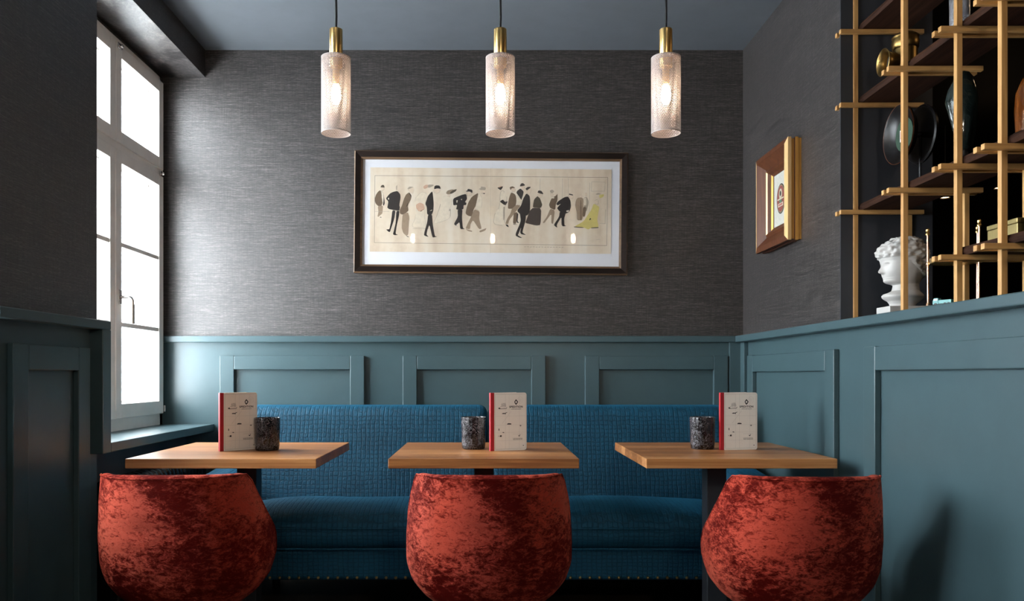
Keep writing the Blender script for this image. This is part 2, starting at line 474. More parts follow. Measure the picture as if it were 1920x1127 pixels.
for (a, b) in ys:                            # plastered outer reveals of each opening
    a2, b2 = a + .04, b - .036
    q = MB(); q.box(-1.992, XW - .035, a2, a2 + .006, OZ0, OZ1).box(-1.992, XW - .035, b2 - .006, b2, OZ0, OZ1)
    q.box(-1.992, XW - .035, a2, b2, OZ1 - .006, OZ1).box(-1.992, XW - .035, a2, b2, OZ0, OZ0 + .006)
    struct(q.build('window_reveal', 'plaster', wl))
piers = []
prev = -2.7
for (a, b) in ys:
    piers.append((prev, a)); prev = b
for i, (a, b) in enumerate(piers):
    struct(B(XW, XL, a, b, ZR - .02, ZC).build('pier_upper', 'wallpaper', wl))
    struct(B(XW, XL, a, b, 0, ZR - .02).build('pier_lower', 'paint', wl))
for (a, b) in ys:
    struct(B(XW, XL, a, b, 2.667, ZC).build('soffit', 'wallpaper', wl))
    struct(B(XW, XL - .10, a, b, 0, .775).build('apron', 'dark_paint', wl))

# cap rails
def trim(n, mb, label, mat='paint', parent=None):
    return struct(mb.build('trim_%d' % n, mat, parent, smooth=False), label)
trim(1, B(-1.735, XR - .05, YB - .034, YB, ZR - RT, ZR, .004), 'painted cap rail along the back wall')
trim(2, B(1.333, 1.72, -2.6, YB, ZR - RT, ZR, .004), 'painted cap of the half wall on the right')
a0, b0 = piers[-1]
cap = MB().box(XW, XL + .05, a0 - .05, b0 + .012, ZR - RT, ZR, .004)
trim(3, cap, 'dark cap rail on the pier beside the window')
casing = MB().box(XL - .02, XL + .05, b0 - .055, b0 + .012, .765, ZR - RT, .003)
trim(4, casing, 'painted casing beside the window sill')
sill = MB().box(XW + .005, XL + .05, NICHES[0][0] + .0125, YB - .004, OZ0 - .034, OZ0 + .004, .003)
trim(5, sill, 'painted window sill board')
# sills and rails of the windows nearer the camera
for k, (a, b) in enumerate(NICHES[1:]):
    trim(6 + 2 * k, B(XW + .005, XL + .05, a, b - .06, OZ0 - .034, OZ0 + .004, .003), 'painted sill of another window')
pa, pb = piers[-2]
trim(7, B(XW, XL + .05, pa - .05, pb + .012, ZR - RT, ZR, .004), 'painted cap rail on the next pier')
# baseboards
struct(B(XR - .025, XR, -2.6, YB - .03, 0, .13, .004).build('baseboard_right', 'paint'))
struct(B(XW, XR, YB - .03, YB - .004, 0, .13, .004).build('baseboard_back', 'paint'))
struct(B(XL, XL + .025, a0, b0, 0, .13, .004).build('baseboard_left', 'paint'))

# raised panel frames: each batten its own piece
def panel_back(n, x0, x1, ztop=1.170, w=.076, t=.024):
    y1 = YB - .003; y0 = y1 - t
    root = struct(empty('trim_%d' % n, (x0, y1, 0)), 'raised panel frame on the back wainscot')
    for (a, b, c, d, nm) in ((x0, x0 + w, .13, ztop, 'panel_stile'), (x1 - w, x1, .13, ztop, 'panel_stile'), (x0 + w, x1 - w, ztop - w * .98, ztop - .002, 'panel_rail')):
        B(a - x0, b - x0, y0 - y1, 0, c, d, .003).build(nm, 'paint', root)
for i, (l, r) in enumerate(((412, 683), (755, 1023), (1097, 1365))):
    panel_back(10 + i, (l - VX) * 4.275 / FPX, (r - VX) * 4.275 / FPX)
def panel_side(n, X, sgn, y0, y1, ztop=1.168, w=.085, t=.022, zb=.13):
    root = struct(empty('trim_%d' % n, (X, y0, 0)), 'raised panel frame on the side wainscot')
    xa, xb = sorted((0, sgn * t))
    for (a, b, c, d, nm) in ((0, w, zb, ztop, 'panel_stile'), (y1 - y0 - w, y1 - y0, zb, ztop, 'panel_stile'), (w, y1 - y0 - w, ztop - w, ztop - .002, 'panel_rail'), (w, y1 - y0 - w, zb, zb + w, 'panel_rail')):
        B(xa, xb, a, b, c, d, .003).build(nm, 'paint', root)
panel_side(13, XR, -1, 3.13, 4.17)
panel_side(14, XR, -1, 1.20, 2.885)
panel_side(15, XR, -1, -.9, .95)
panel_side(16, XL, 1, 2.515, 3.005)
B(XR - .022, XR, 4.215, 4.296, .13, ZR - RT, .003).build('corner_post', 'paint', wr)
B(XR - .08, XR, 4.274, 4.296, .13, ZR - RT, .003).build('corner_post', 'paint', wb)

# ------------------------------------------------------------------ windows
def window(n, ya, yb, label, full):
    root = struct(empty('window_%d' % n, (XW, ya, OZ0)), label)
    a, b = .04, yb - ya - .036; mid = (a + b) / 2; H = OZ1 - OZ0
    def fb(nm, x0, x1, y0, y1, z0, z1, mat='window_paint', bev=.003, par=root):
        return B(x0, x1, y0, y1, z0 - OZ0, z1 - OZ0, bev).build(nm, mat, par)
    # fixed frame
    fb('frame_jamb', -.05, .012, a, a + .035, OZ0, OZ1); fb('frame_jamb', -.05, .012, b - .035, b, OZ0, OZ1)
    fb('frame_head', -.05, .012, a, b, OZ1 - .035, OZ1); fb('frame_sill', -.05, .012, a, b, OZ0, .865)
    fb('transom', -.05, .016, a, b, 2.105, 2.165)
    def sash(y0, y1, z0, z1, st, rt, rb, munt):
        s = struct(empty('sash', (0, 0, 0))); s.parent = root; del s['kind']
        X0, X1 = -.035, .026
        fb('stile', X0, X1, y0, y0 + st, z0, z1, par=s); fb('stile', X0, X1, y1 - st, y1, z0, z1, par=s)
        fb('rail', X0, X1, y0 + st, y1 - st, z1 - rt, z1, par=s); fb('rail', X0, X1, y0 + st, y1 - st, z0, z0 + rb, par=s)
        zs = [z0 + rb] + munt + [z1 - rt]
        for m in munt: fb('muntin', X0 + .01, X1 - .004, y0 + st, y1 - st, m - .011, m + .011, par=s)
        for k in range(len(zs) - 1):
            fb('pane', -.008, -.004, y0 + st - .004, y1 - st + .004, zs[k] - .002 if k == 0 else zs[k] + .009, zs[k + 1] - .009, 'pane', 0, s)
            # glazing bead in front of the outer face
            q = MB(); za, zb_ = zs[k], zs[k + 1]
            for (p0, p1, q0, q1) in ((y0 + st, y0 + st + .010, za, zb_), (y1 - st - .010, y1 - st, za, zb_), (y0 + st, y1 - st, za, za + .010), (y0 + st, y1 - st, zb_ - .010, zb_)):
                q.box(-.045, -.028, p0, p1, q0 - OZ0, q1 - OZ0)
            q.build('glazing_bead', 'window_paint', s)
    st = .056
    for (y0, y1) in ((a + .018, mid - .002), (mid + .002, b - .018)):
        sash(y0, y1, .863, 2.118, st, .058, .068, [1.304, 1.680] if full else [1.5])
        sash(y0, y1, 2.152, 2.615, st, .062, .058, [])
    fb('cover_strip', .024, .032, mid - .014, mid + .014, .90, 2.10)
    if full:
        h = MB(); c = Vector((.030, mid + .028, 1.43 - OZ0))
        h.lathe([(0, .012), (.0085, .012), (.0085, 0), (0, 0)], 14, c + Vector((.002, 0, 0)), 'X')
        ro = MB().rbox(.027, .035, c.y - .014, c.y + .014, c.z - .034, c.z + .034, .003, 3).build('handle_plate', 'chrome', root, True)
        pts = [c + Vector((.006, 0, 0)), c + Vector((.040, 0, 0)), c + Vector((.052, .002, -.004)), c + Vector((.058, .003, -.016)), c + Vector((.058, .004, -.05))]
        MB().tube(pts, .0075, 12).tube([c + Vector((.058, .004, -.035)), c + Vector((.058, .005, -.125))], .0095, 14).build('handle', 'chrome', root, True)
        for (y, z) in ((mid + .03, 2.60), (b - .05, 2.125)):
            k = MB().rbox(.024, .034, y - .022, y + .022, z - .013 - OZ0, z + .013 - OZ0, .004, 3)
            k.lathe([(0, .012), (.007, .010), (.008, 0)], 12, (.034, y, z - OZ0), 'X')
            k.build('latch', 'chrome', root, True)
        MB().tube([(.03, b - .012, .872 - OZ0), (.03, b - .012, .905 - OZ0)], .006, 10).build('hinge', 'chrome', root, True)
for i, (a, b) in enumerate(NICHES):
    window(i + 1, a, b, ['off white casement window with lever handle beside the left table', 'casement window beyond the pier', 'casement window far to the left'][i], i == 0)

# radiator under the sill
rad = tag(empty('radiator', (-1.50, 3.18, 0)), 'black column radiator under the window sill', 'radiator')
prof = []
hw, zt, zb, rr = .058, .655, .12, .055
for k in range(9): t = math.pi * k / 8; prof.append((hw * math.cos(t), zt - rr + rr * math.sin(t)))
for k in range(9): t = math.pi + math.pi * k / 8; prof.append((hw * math.cos(t), zb + rr + rr * math.sin(t)))
sec = MB().prism(prof, -.019, .019, 'XZ')
bm = bmesh.new(); me = sec.mesh('section'); bm.from_mesh(me)
bmesh.ops.bevel(bm, geom=[e for e in bm.edges if e.calc_face_angle(0) > R(60)], offset=.014, segments=3, profile=.5, affect='EDGES')
for f in bm.faces: f.smooth = True
bm.to_mesh(me); bm.free()
me.materials.append(M['radiator'])
for k in range(22): link('section', me, None, rad, (0, .045 * k, 0))
MB().tube([(0, -.03, .16), (0, 1.0, .16)], .014, 10).build('pipe', 'radiator', rad, True)
for y in (.05, .92): B(-.03, .03, y - .015, y + .015, 0, .13).build('foot', 'radiator', rad)

# ------------------------------------------------------------------ pendants
def perforated(rad, z0, z1, nc=54, nr=50, hole=.36):
    """cylinder sheet with a staggered hexagon grid of punched round holes"""
    V = []; F = []; dz = (z1 - z0) / nr; da = 2 * math.pi / nc
    cache = {}
    def vert(a, z):
        key = (round(a / da * 12) % (nc * 12), round(z * 1e5))
        if key not in cache:
            cache[key] = len(V); V.append((rad * math.cos(a), rad * math.sin(a), z))
        return cache[key]
    hs = hole * rad * da
    for r in range(nr):
        for c in range(nc):
            ac = (c + (.5 if r % 2 else 0)) * da; zc = z0 + (r + .5) * dz
            outer = []; inner = []
            for (u, w) in ((0, .6667), (-.5, .3333), (-.5, -.3333), (0, -.6667), (.5, -.3333), (.5, .3333)):
                z = min(max(zc + w * dz, z0), z1)
                outer.append(vert(ac + u * da, z))
                t = math.atan2(w * dz, u * rad * da)
                V.append((rad * math.cos(ac + hs * math.cos(t) / rad), rad * math.sin(ac + hs * math.cos(t) / rad), zc + hs * math.sin(t)))
                inner.append(len(V) - 1)
            for k in range(6):
                F.append((outer[k], outer[(k + 1) % 6], inner[(k + 1) % 6], inner[k]))
    m = MB(); m.add(V, F); return m
def make_pendant():
    root = empty('pendant_lamp', (0, 0, 0))
    sh = perforated(.0505, 1.913, 2.175)
    me = sh.mesh('shade'); so = link('shade', me, 'shade', root)
    md = so.modifiers.new('thickness', 'SOLIDIFY'); md.thickness = .0009; md.offset = 0
    for z in (1.913, 2.175): MB().lathe([(.0512, z - .002), (.0512, z + .002), (.0498, z + .002), (.0498, z - .002), (.0512, z - .002)], 48).build('shade_rim', 'shade', so, True)
    MB().lathe([(.0005, 2.276), (.021, 2.276), (.0225, 2.2745), (.0225, 2.145), (.021, 2.143), (.0005, 2.143)], 40).build('socket_sleeve', 'brass', root, True)
    MB().lathe([(.0225, 2.174), (.0495, 2.174), (.0495, 2.1725), (.0225, 2.1725)], 40).build('shade_holder', 'shade', root, True)
    MB().lathe([(.0005, 2.012), (.010, 2.016), (.0165, 2.030), (.0180, 2.046), (.0160, 2.062), (.0115, 2.080), (.0005, 2.084)], 24).build('bulb', 'bulb', root, True)
    MB().lathe([(.0005, 2.0845), (.0115, 2.0845), (.0125, 2.092), (.0125, 2.1425), (.0005, 2.1425)], 24).build('bulb_holder', 'brass', root, True)
    MB().tube([(0, 0, 2.275), (.001, 0, 2.32), (-.0005, 0, 2.45), (0, 0, ZC - .02)], .0042, 10).build('cord', 'cord', root, True)
    MB().lathe([(.0005, ZC - .028), (.045, ZC - .028), (.05, ZC - .022), (.05, ZC), (.0005, ZC)], 32).build('ceiling_rose', 'brass', root, True)
    return root
pend = make_pendant()
for i, (px, lab) in enumerate(((630, 'perforated brass capped pendant lamp left of the framed print, nearest the window'), (938, 'perforated pendant lamp hanging above the middle of the framed print'), (1248.5, 'perforated pendant lamp right of the framed print, nearest the shelves'))):
    o = pend if i == 0 else copy_tree(pend)
    o.location = ((px - VX) * 2.8 / FPX, 2.8, 0)
    tag(o, lab, 'lamp', 'pendant lamps')

# ------------------------------------------------------------------ framed print
PY = 4.272; PS = PY / FPX; CX, CY = 920.5, 399.0
pic = tag(empty('framed_print', W(CX, CY, PY)), 'wide dark framed print of strolling figures above the sofa', 'picture')
pic.rotation_euler = (0, R(0.52), 0)
cs, sn = math.cos(R(-.52)), math.sin(R(-.52))
def pl(px, py):                              # print drawing units -> picture plane
    x, z = (px - CX) * PS, -(py - CY) * PS
    return (x * cs + z * sn * 1.0, -x * sn * 1.0 + z * cs) if False else (x * cs - z * math.sin(R(.52)), z * cs + x * math.sin(R(.52)))
hx, hz = .7305, .3265
def mitred(nm, w0, w1, y0, y1, mat, bev=True):
    """four mitred lengths between an outer and an inner rectangle, sloping from y0 (outer) to y1 (inner)"""
    ox, oz, ix, iz = hx - w0, hz - w0, hx - w1, hz - w1 * 1.02
    O = [(-ox, -oz), (ox, -oz), (ox, oz), (-ox, oz)]; I = [(-ix, -iz), (ix, -iz), (ix, iz), (-ix, iz)]
    for k in range(4):
        j = (k + 1) % 4
        V = [(O[k][0], y0, O[k][1]), (O[j][0], y0, O[j][1]), (I[j][0], y1, I[j][1]), (I[k][0], y1, I[k][1])]
        V += [(v[0], .024, v[2]) for v in V]
        MB().add(V, [(0, 1, 2, 3), (7, 6, 5, 4), (0, 4, 5, 1), (1, 5, 6, 2), (2, 6, 7, 3), (3, 7, 4, 0)]).build(nm, mat, pic)
mitred('frame_edge', 0, .006, -.004, -.010, 'frame_lip')
mitred('frame_moulding', .006, .034, -.012, -.004, 'frame_dark')
mitred('frame_lip', .034, .044, -.003, .001, 'frame_lip')
B(-hx + .03, hx - .03, .010, .022, -hz + .03, hz - .03).build('mat_board', 'mat', pic)
p0 = pl(694, 313); p1 = pl(1146, 475.5)
pap = B(p0[0], p1[0], .0085, .0105, p1[1], p0[1]).build('print_sheet', 'paper', pic)
B(-hx + .04, hx - .04, .0035, .0050, -hz + .04, hz - .04).build('glass', 'picglass', pic)
depth = [0.0]
def soft(p, it=1):
    for _ in range(it):
        q = []
        for i in range(len(p)):
            a, b = p[i], p[(i + 1) % len(p)]
            q.append((a[0] * .84 + b[0] * .16, a[1] * .84 + b[1] * .16)); q.append((a[0] * .16 + b[0] * .84, a[1] * .16 + b[1] * .84))
        p = q
    return p
OUTLINES = []
def figure(crop, polys):
    ox = {'A': 690, 'B': 800, 'C': 920, 'D': 1030}[crop]
    mb = MB(); mats = []; fm = []
    for c, pts in polys:
        depth[0] += .000012
        y = .0084 - (depth[0] % .0006)
        n0 = len(mb.f); pts = soft(pts)
        if c in (PA, SK): OUTLINES.append([(ox + u / 8.046, 320 + v / 8.046) for u, v in pts])
        mb.prism([pl(ox + u / 8.046, 320 + v / 8.046) for u, v in pts], y, y + .0002)
        if c not in mats: mats.append(c)
        fm += [mats.index(c)] * (len(mb.f) - n0)
    me = mb.mesh('printed_figure')
    for c in mats: me.materials.append(ink(c))
    if len(me.polygons) == len(fm): me.polygons.foreach_set('material_index', fm)
    link('printed_figure', me, None, pap)['kind'] = 'stuff'
DK = (.035, .026, .022, 1); BR = (.17, .115, .07, 1); TN = (.33, .24, .16, 1); PA = (.74, .645, .505, 1); SK = (.70, .57, .43, 1)
OL = (.09, .07, .045, 1); YE = (.62, .52, .17, 1); PK = (.60, .38, .26, 1); GR = (.40, .33, .25, 1); DO = (.075, .055, .045, 1)
figure('A', [(BR, [(180,290),(150,310),(115,360),(95,430),(110,490),(150,530),(190,540),(215,490),(205,400),(192,300)]), (TN, [(145,530),(225,520),(215,640),(185,665),(150,695),(140,680),(155,620)]),
  (PA, [(195,295),(225,330),(235,400),(230,480),(215,485),(205,400)]), (DK, [(230,345),(245,430),(250,490),(235,525),(222,510),(232,440)]), (OL, [(185,245),(195,222),(215,208),(240,215),(250,252),(215,245)]), (SK, [(190,248),(240,252),(238,285),(200,300)]), (DK, [(170,700),(190,690),(205,705)])])
figure('A', [(DK, [(375,315),(440,300),(485,350),(490,400),(470,520),(480,545),(470,605),(285,570),(305,460),(265,415),(325,340)]), (DK, [(365,590),(412,600),(395,720),(345,870),(330,920),(310,920),(270,885),(285,882),(320,880),(345,760)]),
  (DK, [(425,605),(472,600),(465,680),(430,830),(412,950),(455,965),(400,970),(372,955),(388,900),(415,780)]), (SK, [(425,230),(455,205),(490,240),(492,300),(470,320),(440,298)]), (GR, [(420,230),(440,210),(436,290),(422,285)]), (PA, [(295,420),(310,400),(316,425),(305,432)])])
figure('A', [(BR, [(620,320),(650,360),(650,420),(600,520),(610,600),(560,640),(520,660),(480,645),(475,590),(510,520),(540,420),(570,355)]), (TN, [(520,655),(600,620),(625,700),(615,800),(605,960),(580,980),(530,940),(505,860),(510,760)]),
  (DK, [(612,322),(655,368),(650,405),(635,370)]), (DK, [(560,970),(620,995),(600,1000)]), (SK, [(600,280),(620,245),(680,245),(695,285),(670,340),(630,322)]), (GR, [(590,270),(620,235),(685,240),(650,258),(610,275)]), (DK, [(580,520),(605,470),(595,520),(570,545)])])
figure('A', [(PA, [(800,320),(880,330),(860,480),(850,700),(880,850),(650,850),(720,700),(700,420)]), (PK, [(720,510),(780,475),(840,500),(855,570),(810,610),(760,610),(725,560)]), (DK, [(780,610),(845,570),(840,580),(815,590),(800,612)]),
  (PK, [(830,235),(870,205),(920,210),(900,250),(860,270),(840,265)]), (GR, [(905,205),(990,205),(985,225),(930,250),(900,250)])])
figure('A', [(DK, [(972,305),(990,480),(985,600),(960,660),(890,660),(885,545),(862,495),(900,380),(940,330)]), (DK, [(905,655),(965,655),(975,800),(1000,950),(1010,985),(1046,992),(975,1005),(960,960),(925,810),(895,890),(880,960),(915,995),(870,985),(842,970),(850,920),(890,780)]),
  (DK, [(993,275),(1003,225),(1035,215),(1080,222),(1100,270),(1046,262)]), (SK, [(1000,272),(1090,272),(1080,320),(1020,345),(985,310)]), (PA, [(925,605),(970,580),(960,600)])])
figure('B', [(PA, [(250,370),(380,400),(370,520),(330,600),(360,690),(300,740),(100,800),(160,660),(200,520)]), (TN, [(290,335),(310,295),(390,275),(420,290),(370,350),(310,350)]), (OL, [(345,330),(400,285),(455,272),(440,305),(375,345)]), (SK, [(310,352),(360,352),(345,390),(315,385)]),
  (GR, [(205,500),(215,500),(150,690),(140,700),(175,600)]), (GR, [(330,600),(362,560),(358,690),(350,690),(352,600)])])
figure('B', [(DK, [(595,345),(610,420),(575,470),(600,480),(595,515),(555,515),(555,580),(440,585),(460,510),(400,520),(395,430),(420,405),(530,360)]), (DK, [(465,580),(540,580),(530,700),(545,860),(580,878),(505,878),(495,770),(440,820),(475,840),(430,820),(410,800),(470,690)]),
  (DK, [(585,300),(612,298),(620,268),(690,285),(690,335),(650,310),(600,312)]), (SK, [(605,315),(680,330),(675,370),(630,385),(598,350)]), (PA, [(445,445),(470,440),(455,490)]), (PA, [(512,425),(535,420),(530,445)])])
figure('B', [(BR, [(780,325),(760,430),(740,520),(700,600),(690,690),(620,675),(585,640),(600,560),(630,470),(680,390)]), (PA, [(790,330),(830,400),(830,540),(790,600),(730,560),(760,440)]), (TN, [(720,575),(800,610),(790,720),(830,870),(790,880),(700,740),(660,800),(650,880),(585,870),(620,790),(670,690)]),
  (GR, [(780,270),(815,262),(820,232),(890,245),(890,285),(830,290)]), (SK, [(805,288),(890,290),(880,340),(820,340)]), (DK, [(840,335),(885,332),(870,350)]), (TN, [(790,905),(905,860),(885,900),(805,930)]), (TN, [(585,875),(690,905),(680,920),(620,905)]), (DO, [(680,530),(745,520),(690,600),(660,680),(690,590)])])
figure('C', [(PA, [(150,300),(200,300),(250,400),(210,560),(210,830),(40,800),(60,650),(130,560)]), (DK, [(100,255),(130,240),(190,230),(170,270),(150,290)]), (PK, [(115,240),(160,220),(170,232),(130,250)]), (DK, [(135,460),(185,430),(215,465),(260,455),(230,515),(200,510)]), (GR, [(190,540),(215,540),(205,740),(190,740)])])
figure('C', [(DK, [(450,262),(500,310),(490,360),(460,450),(440,400),(388,330),(400,300)]), (DK, [(440,235),(455,190),(490,182),(525,215),(490,225)]), (SK, [(460,230),(515,225),(505,280),(480,290)]), (BR, [(350,630),(410,620),(385,800),(335,795)]), (DK, [(395,640),(420,640),(405,760),(435,785),(390,780)]), (DK, [(335,800),(415,808),(350,812)])])
figure('C', [(BR, [(310,320),(370,350),(395,420),(380,520),(340,570),(260,570),(265,480),(280,400)]), (PA, [(385,350),(470,440),(450,510),(390,512)]), (TN, [(320,570),(385,510),(455,520),(390,600),(280,740),(265,800),(220,800),(250,720),(300,640)]), (SK, [(300,250),(375,262),(370,310),(320,315)]), (BR, [(285,245),(330,228),(375,255),(320,260),(300,290)]), (DK, [(220,805),(262,812),(275,850),(245,838)])])
figure('C', [(DK, [(540,335),(590,375),(598,460),(595,600),(560,670),(470,680),(395,600),(460,520),(490,420)]), (DK, [(440,640),(535,660),(525,760),(485,900),(480,930),(540,968),(460,955),(445,925),(462,845),(420,950),(410,970),(480,1012),(440,1010),(378,980),(380,940),(440,800),(455,740)]), (DK, [(525,265),(560,240),(605,238),(600,255),(545,295)]), (SK, [(550,290),(605,260),(610,310),(580,350),(548,330)])])
figure('C', [(OL, [(705,378),(745,410),(770,480),(780,510),(760,560),(640,550),(640,520),(655,430)]), (DO, [(640,555),(765,560),(755,815),(690,825),(520,785),(540,740),(590,600)]), (DK, [(705,325),(725,292),(770,300),(800,352),(750,340)]), (SK, [(715,335),(785,350),(775,390),(740,410),(710,380)])])
figure('C', [(TN, [(900,570),(970,590),(945,800),(915,790),(920,640),(810,790),(785,780),(850,690)]), (BR, [(920,410),(990,370),(1010,340),(1010,440),(985,500),(975,590),(900,560),(880,510)]), (GR, [(890,300),(930,278),(965,310),(920,345)]), (SK, [(900,335),(950,335),(940,390),(905,380)]), (PA, [(920,395),(965,395),(960,415),(920,412)])])
figure('D', [(DK, [(285,385),(320,440),(330,540),(310,600),(300,620),(240,650),(160,615),(115,560),(180,490),(130,520),(105,500),(130,460),(230,395)]), (DK, [(160,610),(250,640),(225,720),(230,820),(260,830),(205,838),(185,810),(185,690),(110,820),(125,855),(100,845),(68,815),(150,690)]), (DK, [(300,340),(360,355),(360,370),(298,358)]), (SK, [(300,360),(365,372),(360,410),(320,420),(295,390)]), (PA, [(255,600),(300,590),(300,615),(265,620)])])
figure('D', [(GR, [(530,400),(570,390),(600,470),(570,600),(540,610),(520,480)]), (TN, [(430,405),(480,400),(520,420),(510,600),(500,745),(420,745),(415,620),(390,520),(405,440)]), (SK, [(465,360),(495,360),(492,400),(468,400)]), (SK, [(540,330),(572,330),(570,380),(545,380)]), (PA, [(525,410),(560,400),(560,520),(520,520)]), (BR, [(470,440),(485,440),(490,740),(470,740)]), (BR, [(515,540),(565,550),(540,690),(505,690)])])
figure('D', [(YE, [(670,490),(760,540),(740,640),(725,740),(750,850),(630,860),(590,885),(530,855),(370,845),(520,760),(600,640),(640,580)]), (YE, [(750,360),(830,350),(820,390),(765,415)]), (GR, [(700,350),(740,330),(790,350),(720,360)]), (DK, [(370,838),(530,852),(500,860),(375,850)]), (DK, [(630,855),(750,848),(740,862),(635,865)]), (DK, [(612,715),(630,712),(632,728),(605,750)]), (DK, [(712,720),(728,718),(728,735),(705,770)]), (SK, [(690,440),(740,430),(745,500),(690,500)])])
lines = MB()
def ln(x0, y0, x1, y1, w=.7):
    d = Vector((x1 - x0, y1 - y0)); n = Vector((-d.y, d.x)).normalized() * w / 2
    lines.prism([pl(x0 + n.x, y0 + n.y), pl(x1 + n.x, y1 + n.y), pl(x1 - n.x, y1 - n.y), pl(x0 - n.x, y0 - n.y)], .0083, .0085)
for seg in ((702.5,328.5,1140,332),(1140,332,1138,460),(701.5,454.5,1138,460),(702.5,328.5,701.5,454.5)): ln(*seg)
for pp in OUTLINES:
    for i in range(len(pp)):
        if (i * 7 + len(pp)) % 5 != 0: ln(*pp[i], *pp[(i + 1) % len(pp)], .45)
lines.build('border_lines', ink((.25, .21, .16, 1)), pap)['kind'] = 'stuff'
lines = MB()
for seg in ((701,396,730,396,.5),(1110,340,1135,341,.5),(1110,340,1109,358,.5),(1135,341,1134,358,.5),(1109,358,1134,358,.5),(1106,342,1105,420,.5),(1055,334,1054,395,.5),(1066,334,1065,400,.5),(1013,334,1012,380,.5),(1124,418,1136,419,.6),(1136,392,1135,418,.8),(774,428,805,428,.5),(1118,449,1126,448,.5)): ln(*seg)
for k in range(14): ln(983 + k * 5.4, 462.6 + k * .05 + random.uniform(-.4, .4), 986.4 + k * 5.4, 462.4 + k * .05, .9)
lines.build('faint_lines', ink((.40, .34, .27, 1)), pap)['kind'] = 'stuff'
lines = MB(); ln(920.3, 314, 919.6, 475, .5); lines.build('centre_fold', ink((.52, .43, .33, 1)), pap)

# ------------------------------------------------------------------ gilded frame on the right wall
gf = tag(empty('gilded_frame', (XR, 3.71, 1.885)), 'small deep gilded frame with an oval emblem on the right wall', 'picture')
gy, gz = .207, .226
def gframe(nm, prof, mats):
    """prof: list of (inset, depth from the wall); one strip of moulding per neighbouring pair"""
    for side in range(4):
        def corner(i, d, c):
            sy, sz = ((-1, -1), (1, -1), (1, 1), (-1, 1))[c]
            return (-d, sy * (gy - i), sz * (gz - i * .86))
        a, b = side, (side + 1) % 4; n = len(prof)
        pr = list(prof) + [(prof[-1][0], .0)]
        V = [corner(i, d, a) for i, d in pr] + [corner(i, d, b) for i, d in pr]; n = len(pr)
        F = [(k, (k + 1) % n, (k + 1) % n + n, k + n) for k in range(n)] + [tuple(range(n - 1, -1, -1)), tuple(range(n, 2 * n))]
        me = MB().add(V, F).mesh(nm)
        names = []
        for k in range(n + 2):
            mm = (mats[k][0] if side in (1, 3) else mats[k][1]) if k < len(mats) else 'brown_wood'
            if mm not in names: names.append(mm); me.materials.append(M[mm])
            me.polygons[k].material_index = names.index(mm)
        link(nm, me, None, gf)
gframe('moulding', [(.004, .0), (.004, .012), (.0, .014), (.0, .028), (.007, .031), (.007, .042), (.0, .045), (.0, .060), (.028, .066), (.076, .034), (.088, .042), (.096, .037), (.108, .024), (.120, .018)],
       [('gold', 'brown_wood'), ('gold', 'brown_wood'), ('gold', 'brown_wood'), ('brown_wood', 'brown_wood'), ('gold', 'brown_wood'), ('gold_pale', 'brown_wood'), ('gold_pale', 'brown_wood'), ('gold_pale', 'brown_wood'), ('brown_wood', 'brown_wood'), ('gold_pale', 'brown_wood'), ('gold_pale', 'brown_wood'), ('brown_wood', 'brown_wood'), ('gold', 'brown_wood')])
B(-.014, -.002, -.110, .110, -.150, .150).build('mount', ink((.42, .41, .36, 1)), gf)
def oval(ry, rz, d, t, nm, mat, cz=0):
    MB().prism([(ry * math.cos(2 * math.pi * k / 40), cz + rz * math.sin(2 * math.pi * k / 40)) for k in range(40)], -d, -d + t, 'YZ').build(nm, mat, gf, True)
oval(.052, .070, .0146, .0010, 'emblem', 'ink'); oval(.047, .065, .0152, .0010, 'emblem_ring', ink((.20, .16, .09, 1)))
oval(.043, .060, .0158, .0010, 'emblem_field', ink((.19, .045, .035, 1)))
oval(.019, .024, .0164, .0010, 'emblem_centre', ink((.40, .36, .26, 1)), .022); oval(.009, .012, .0170, .0010, 'emblem_dot', 'ink', .024)
B(-.0164, -.0154, -.038, .038, -.004, .002).build('emblem_bar', ink((.45, .42, .30, 1)), gf)
B(-.0164, -.0154, -.030, .030, -.036, -.020).build('emblem_banner', ink((.50, .47, .36, 1)), gf)
for k in range(5): B(-.0170, -.0160, -.024 + k * .010, -.018 + k * .010, -.033, -.023).build('emblem_letter', ink((.30, .03, .03, 1)), gf)
oval(.016, .007, .0166, .0010, 'emblem_crest', ink((.06, .14, .09, 1)), -.012)

# ------------------------------------------------------------------ sofa
sofa = tag(empty('sofa', (0, 3.8, 0)), 'long blue textured velvet sofa against the back wall', 'sofa')
SX = 1.235; seam = .012
def backfn(p):
    t = (p.z - .40) / .51
    y = p.y + .11 * max(0, min(1, t))
    if p.y < 0: y -= .018 * math.sin(math.pi * max(0, min(1, t))) 
    return (p.x, y, p.z)
for (x0, x1) in ((-SX, seam - .0015), (seam + .0015, SX)):
    MB().rbox(x0, x1, .06, .30, .33, .912, .045, 14, backfn).build('backrest', 'blue', sofa, True, angle=80)
def crown(cx, w):
    def fn(p):
        u = max(-1, min(1, (p.x - cx) / w)); v = max(-1, min(1, (p.y + .14) / .30))
        k = (1 - u ** 4) * (1 - v * v)
        z = p.z
        if p.z > .40: z += .050 * k + .006 * math.sin(p.x * 9 + cx * 5) * (1 - abs(v))
        y = p.y - (.018 * math.sin(math.pi * (p.z - .31) / .14) * (1 - u ** 4) if p.y < -.2 else 0)
        return (p.x, y, z)
    return fn
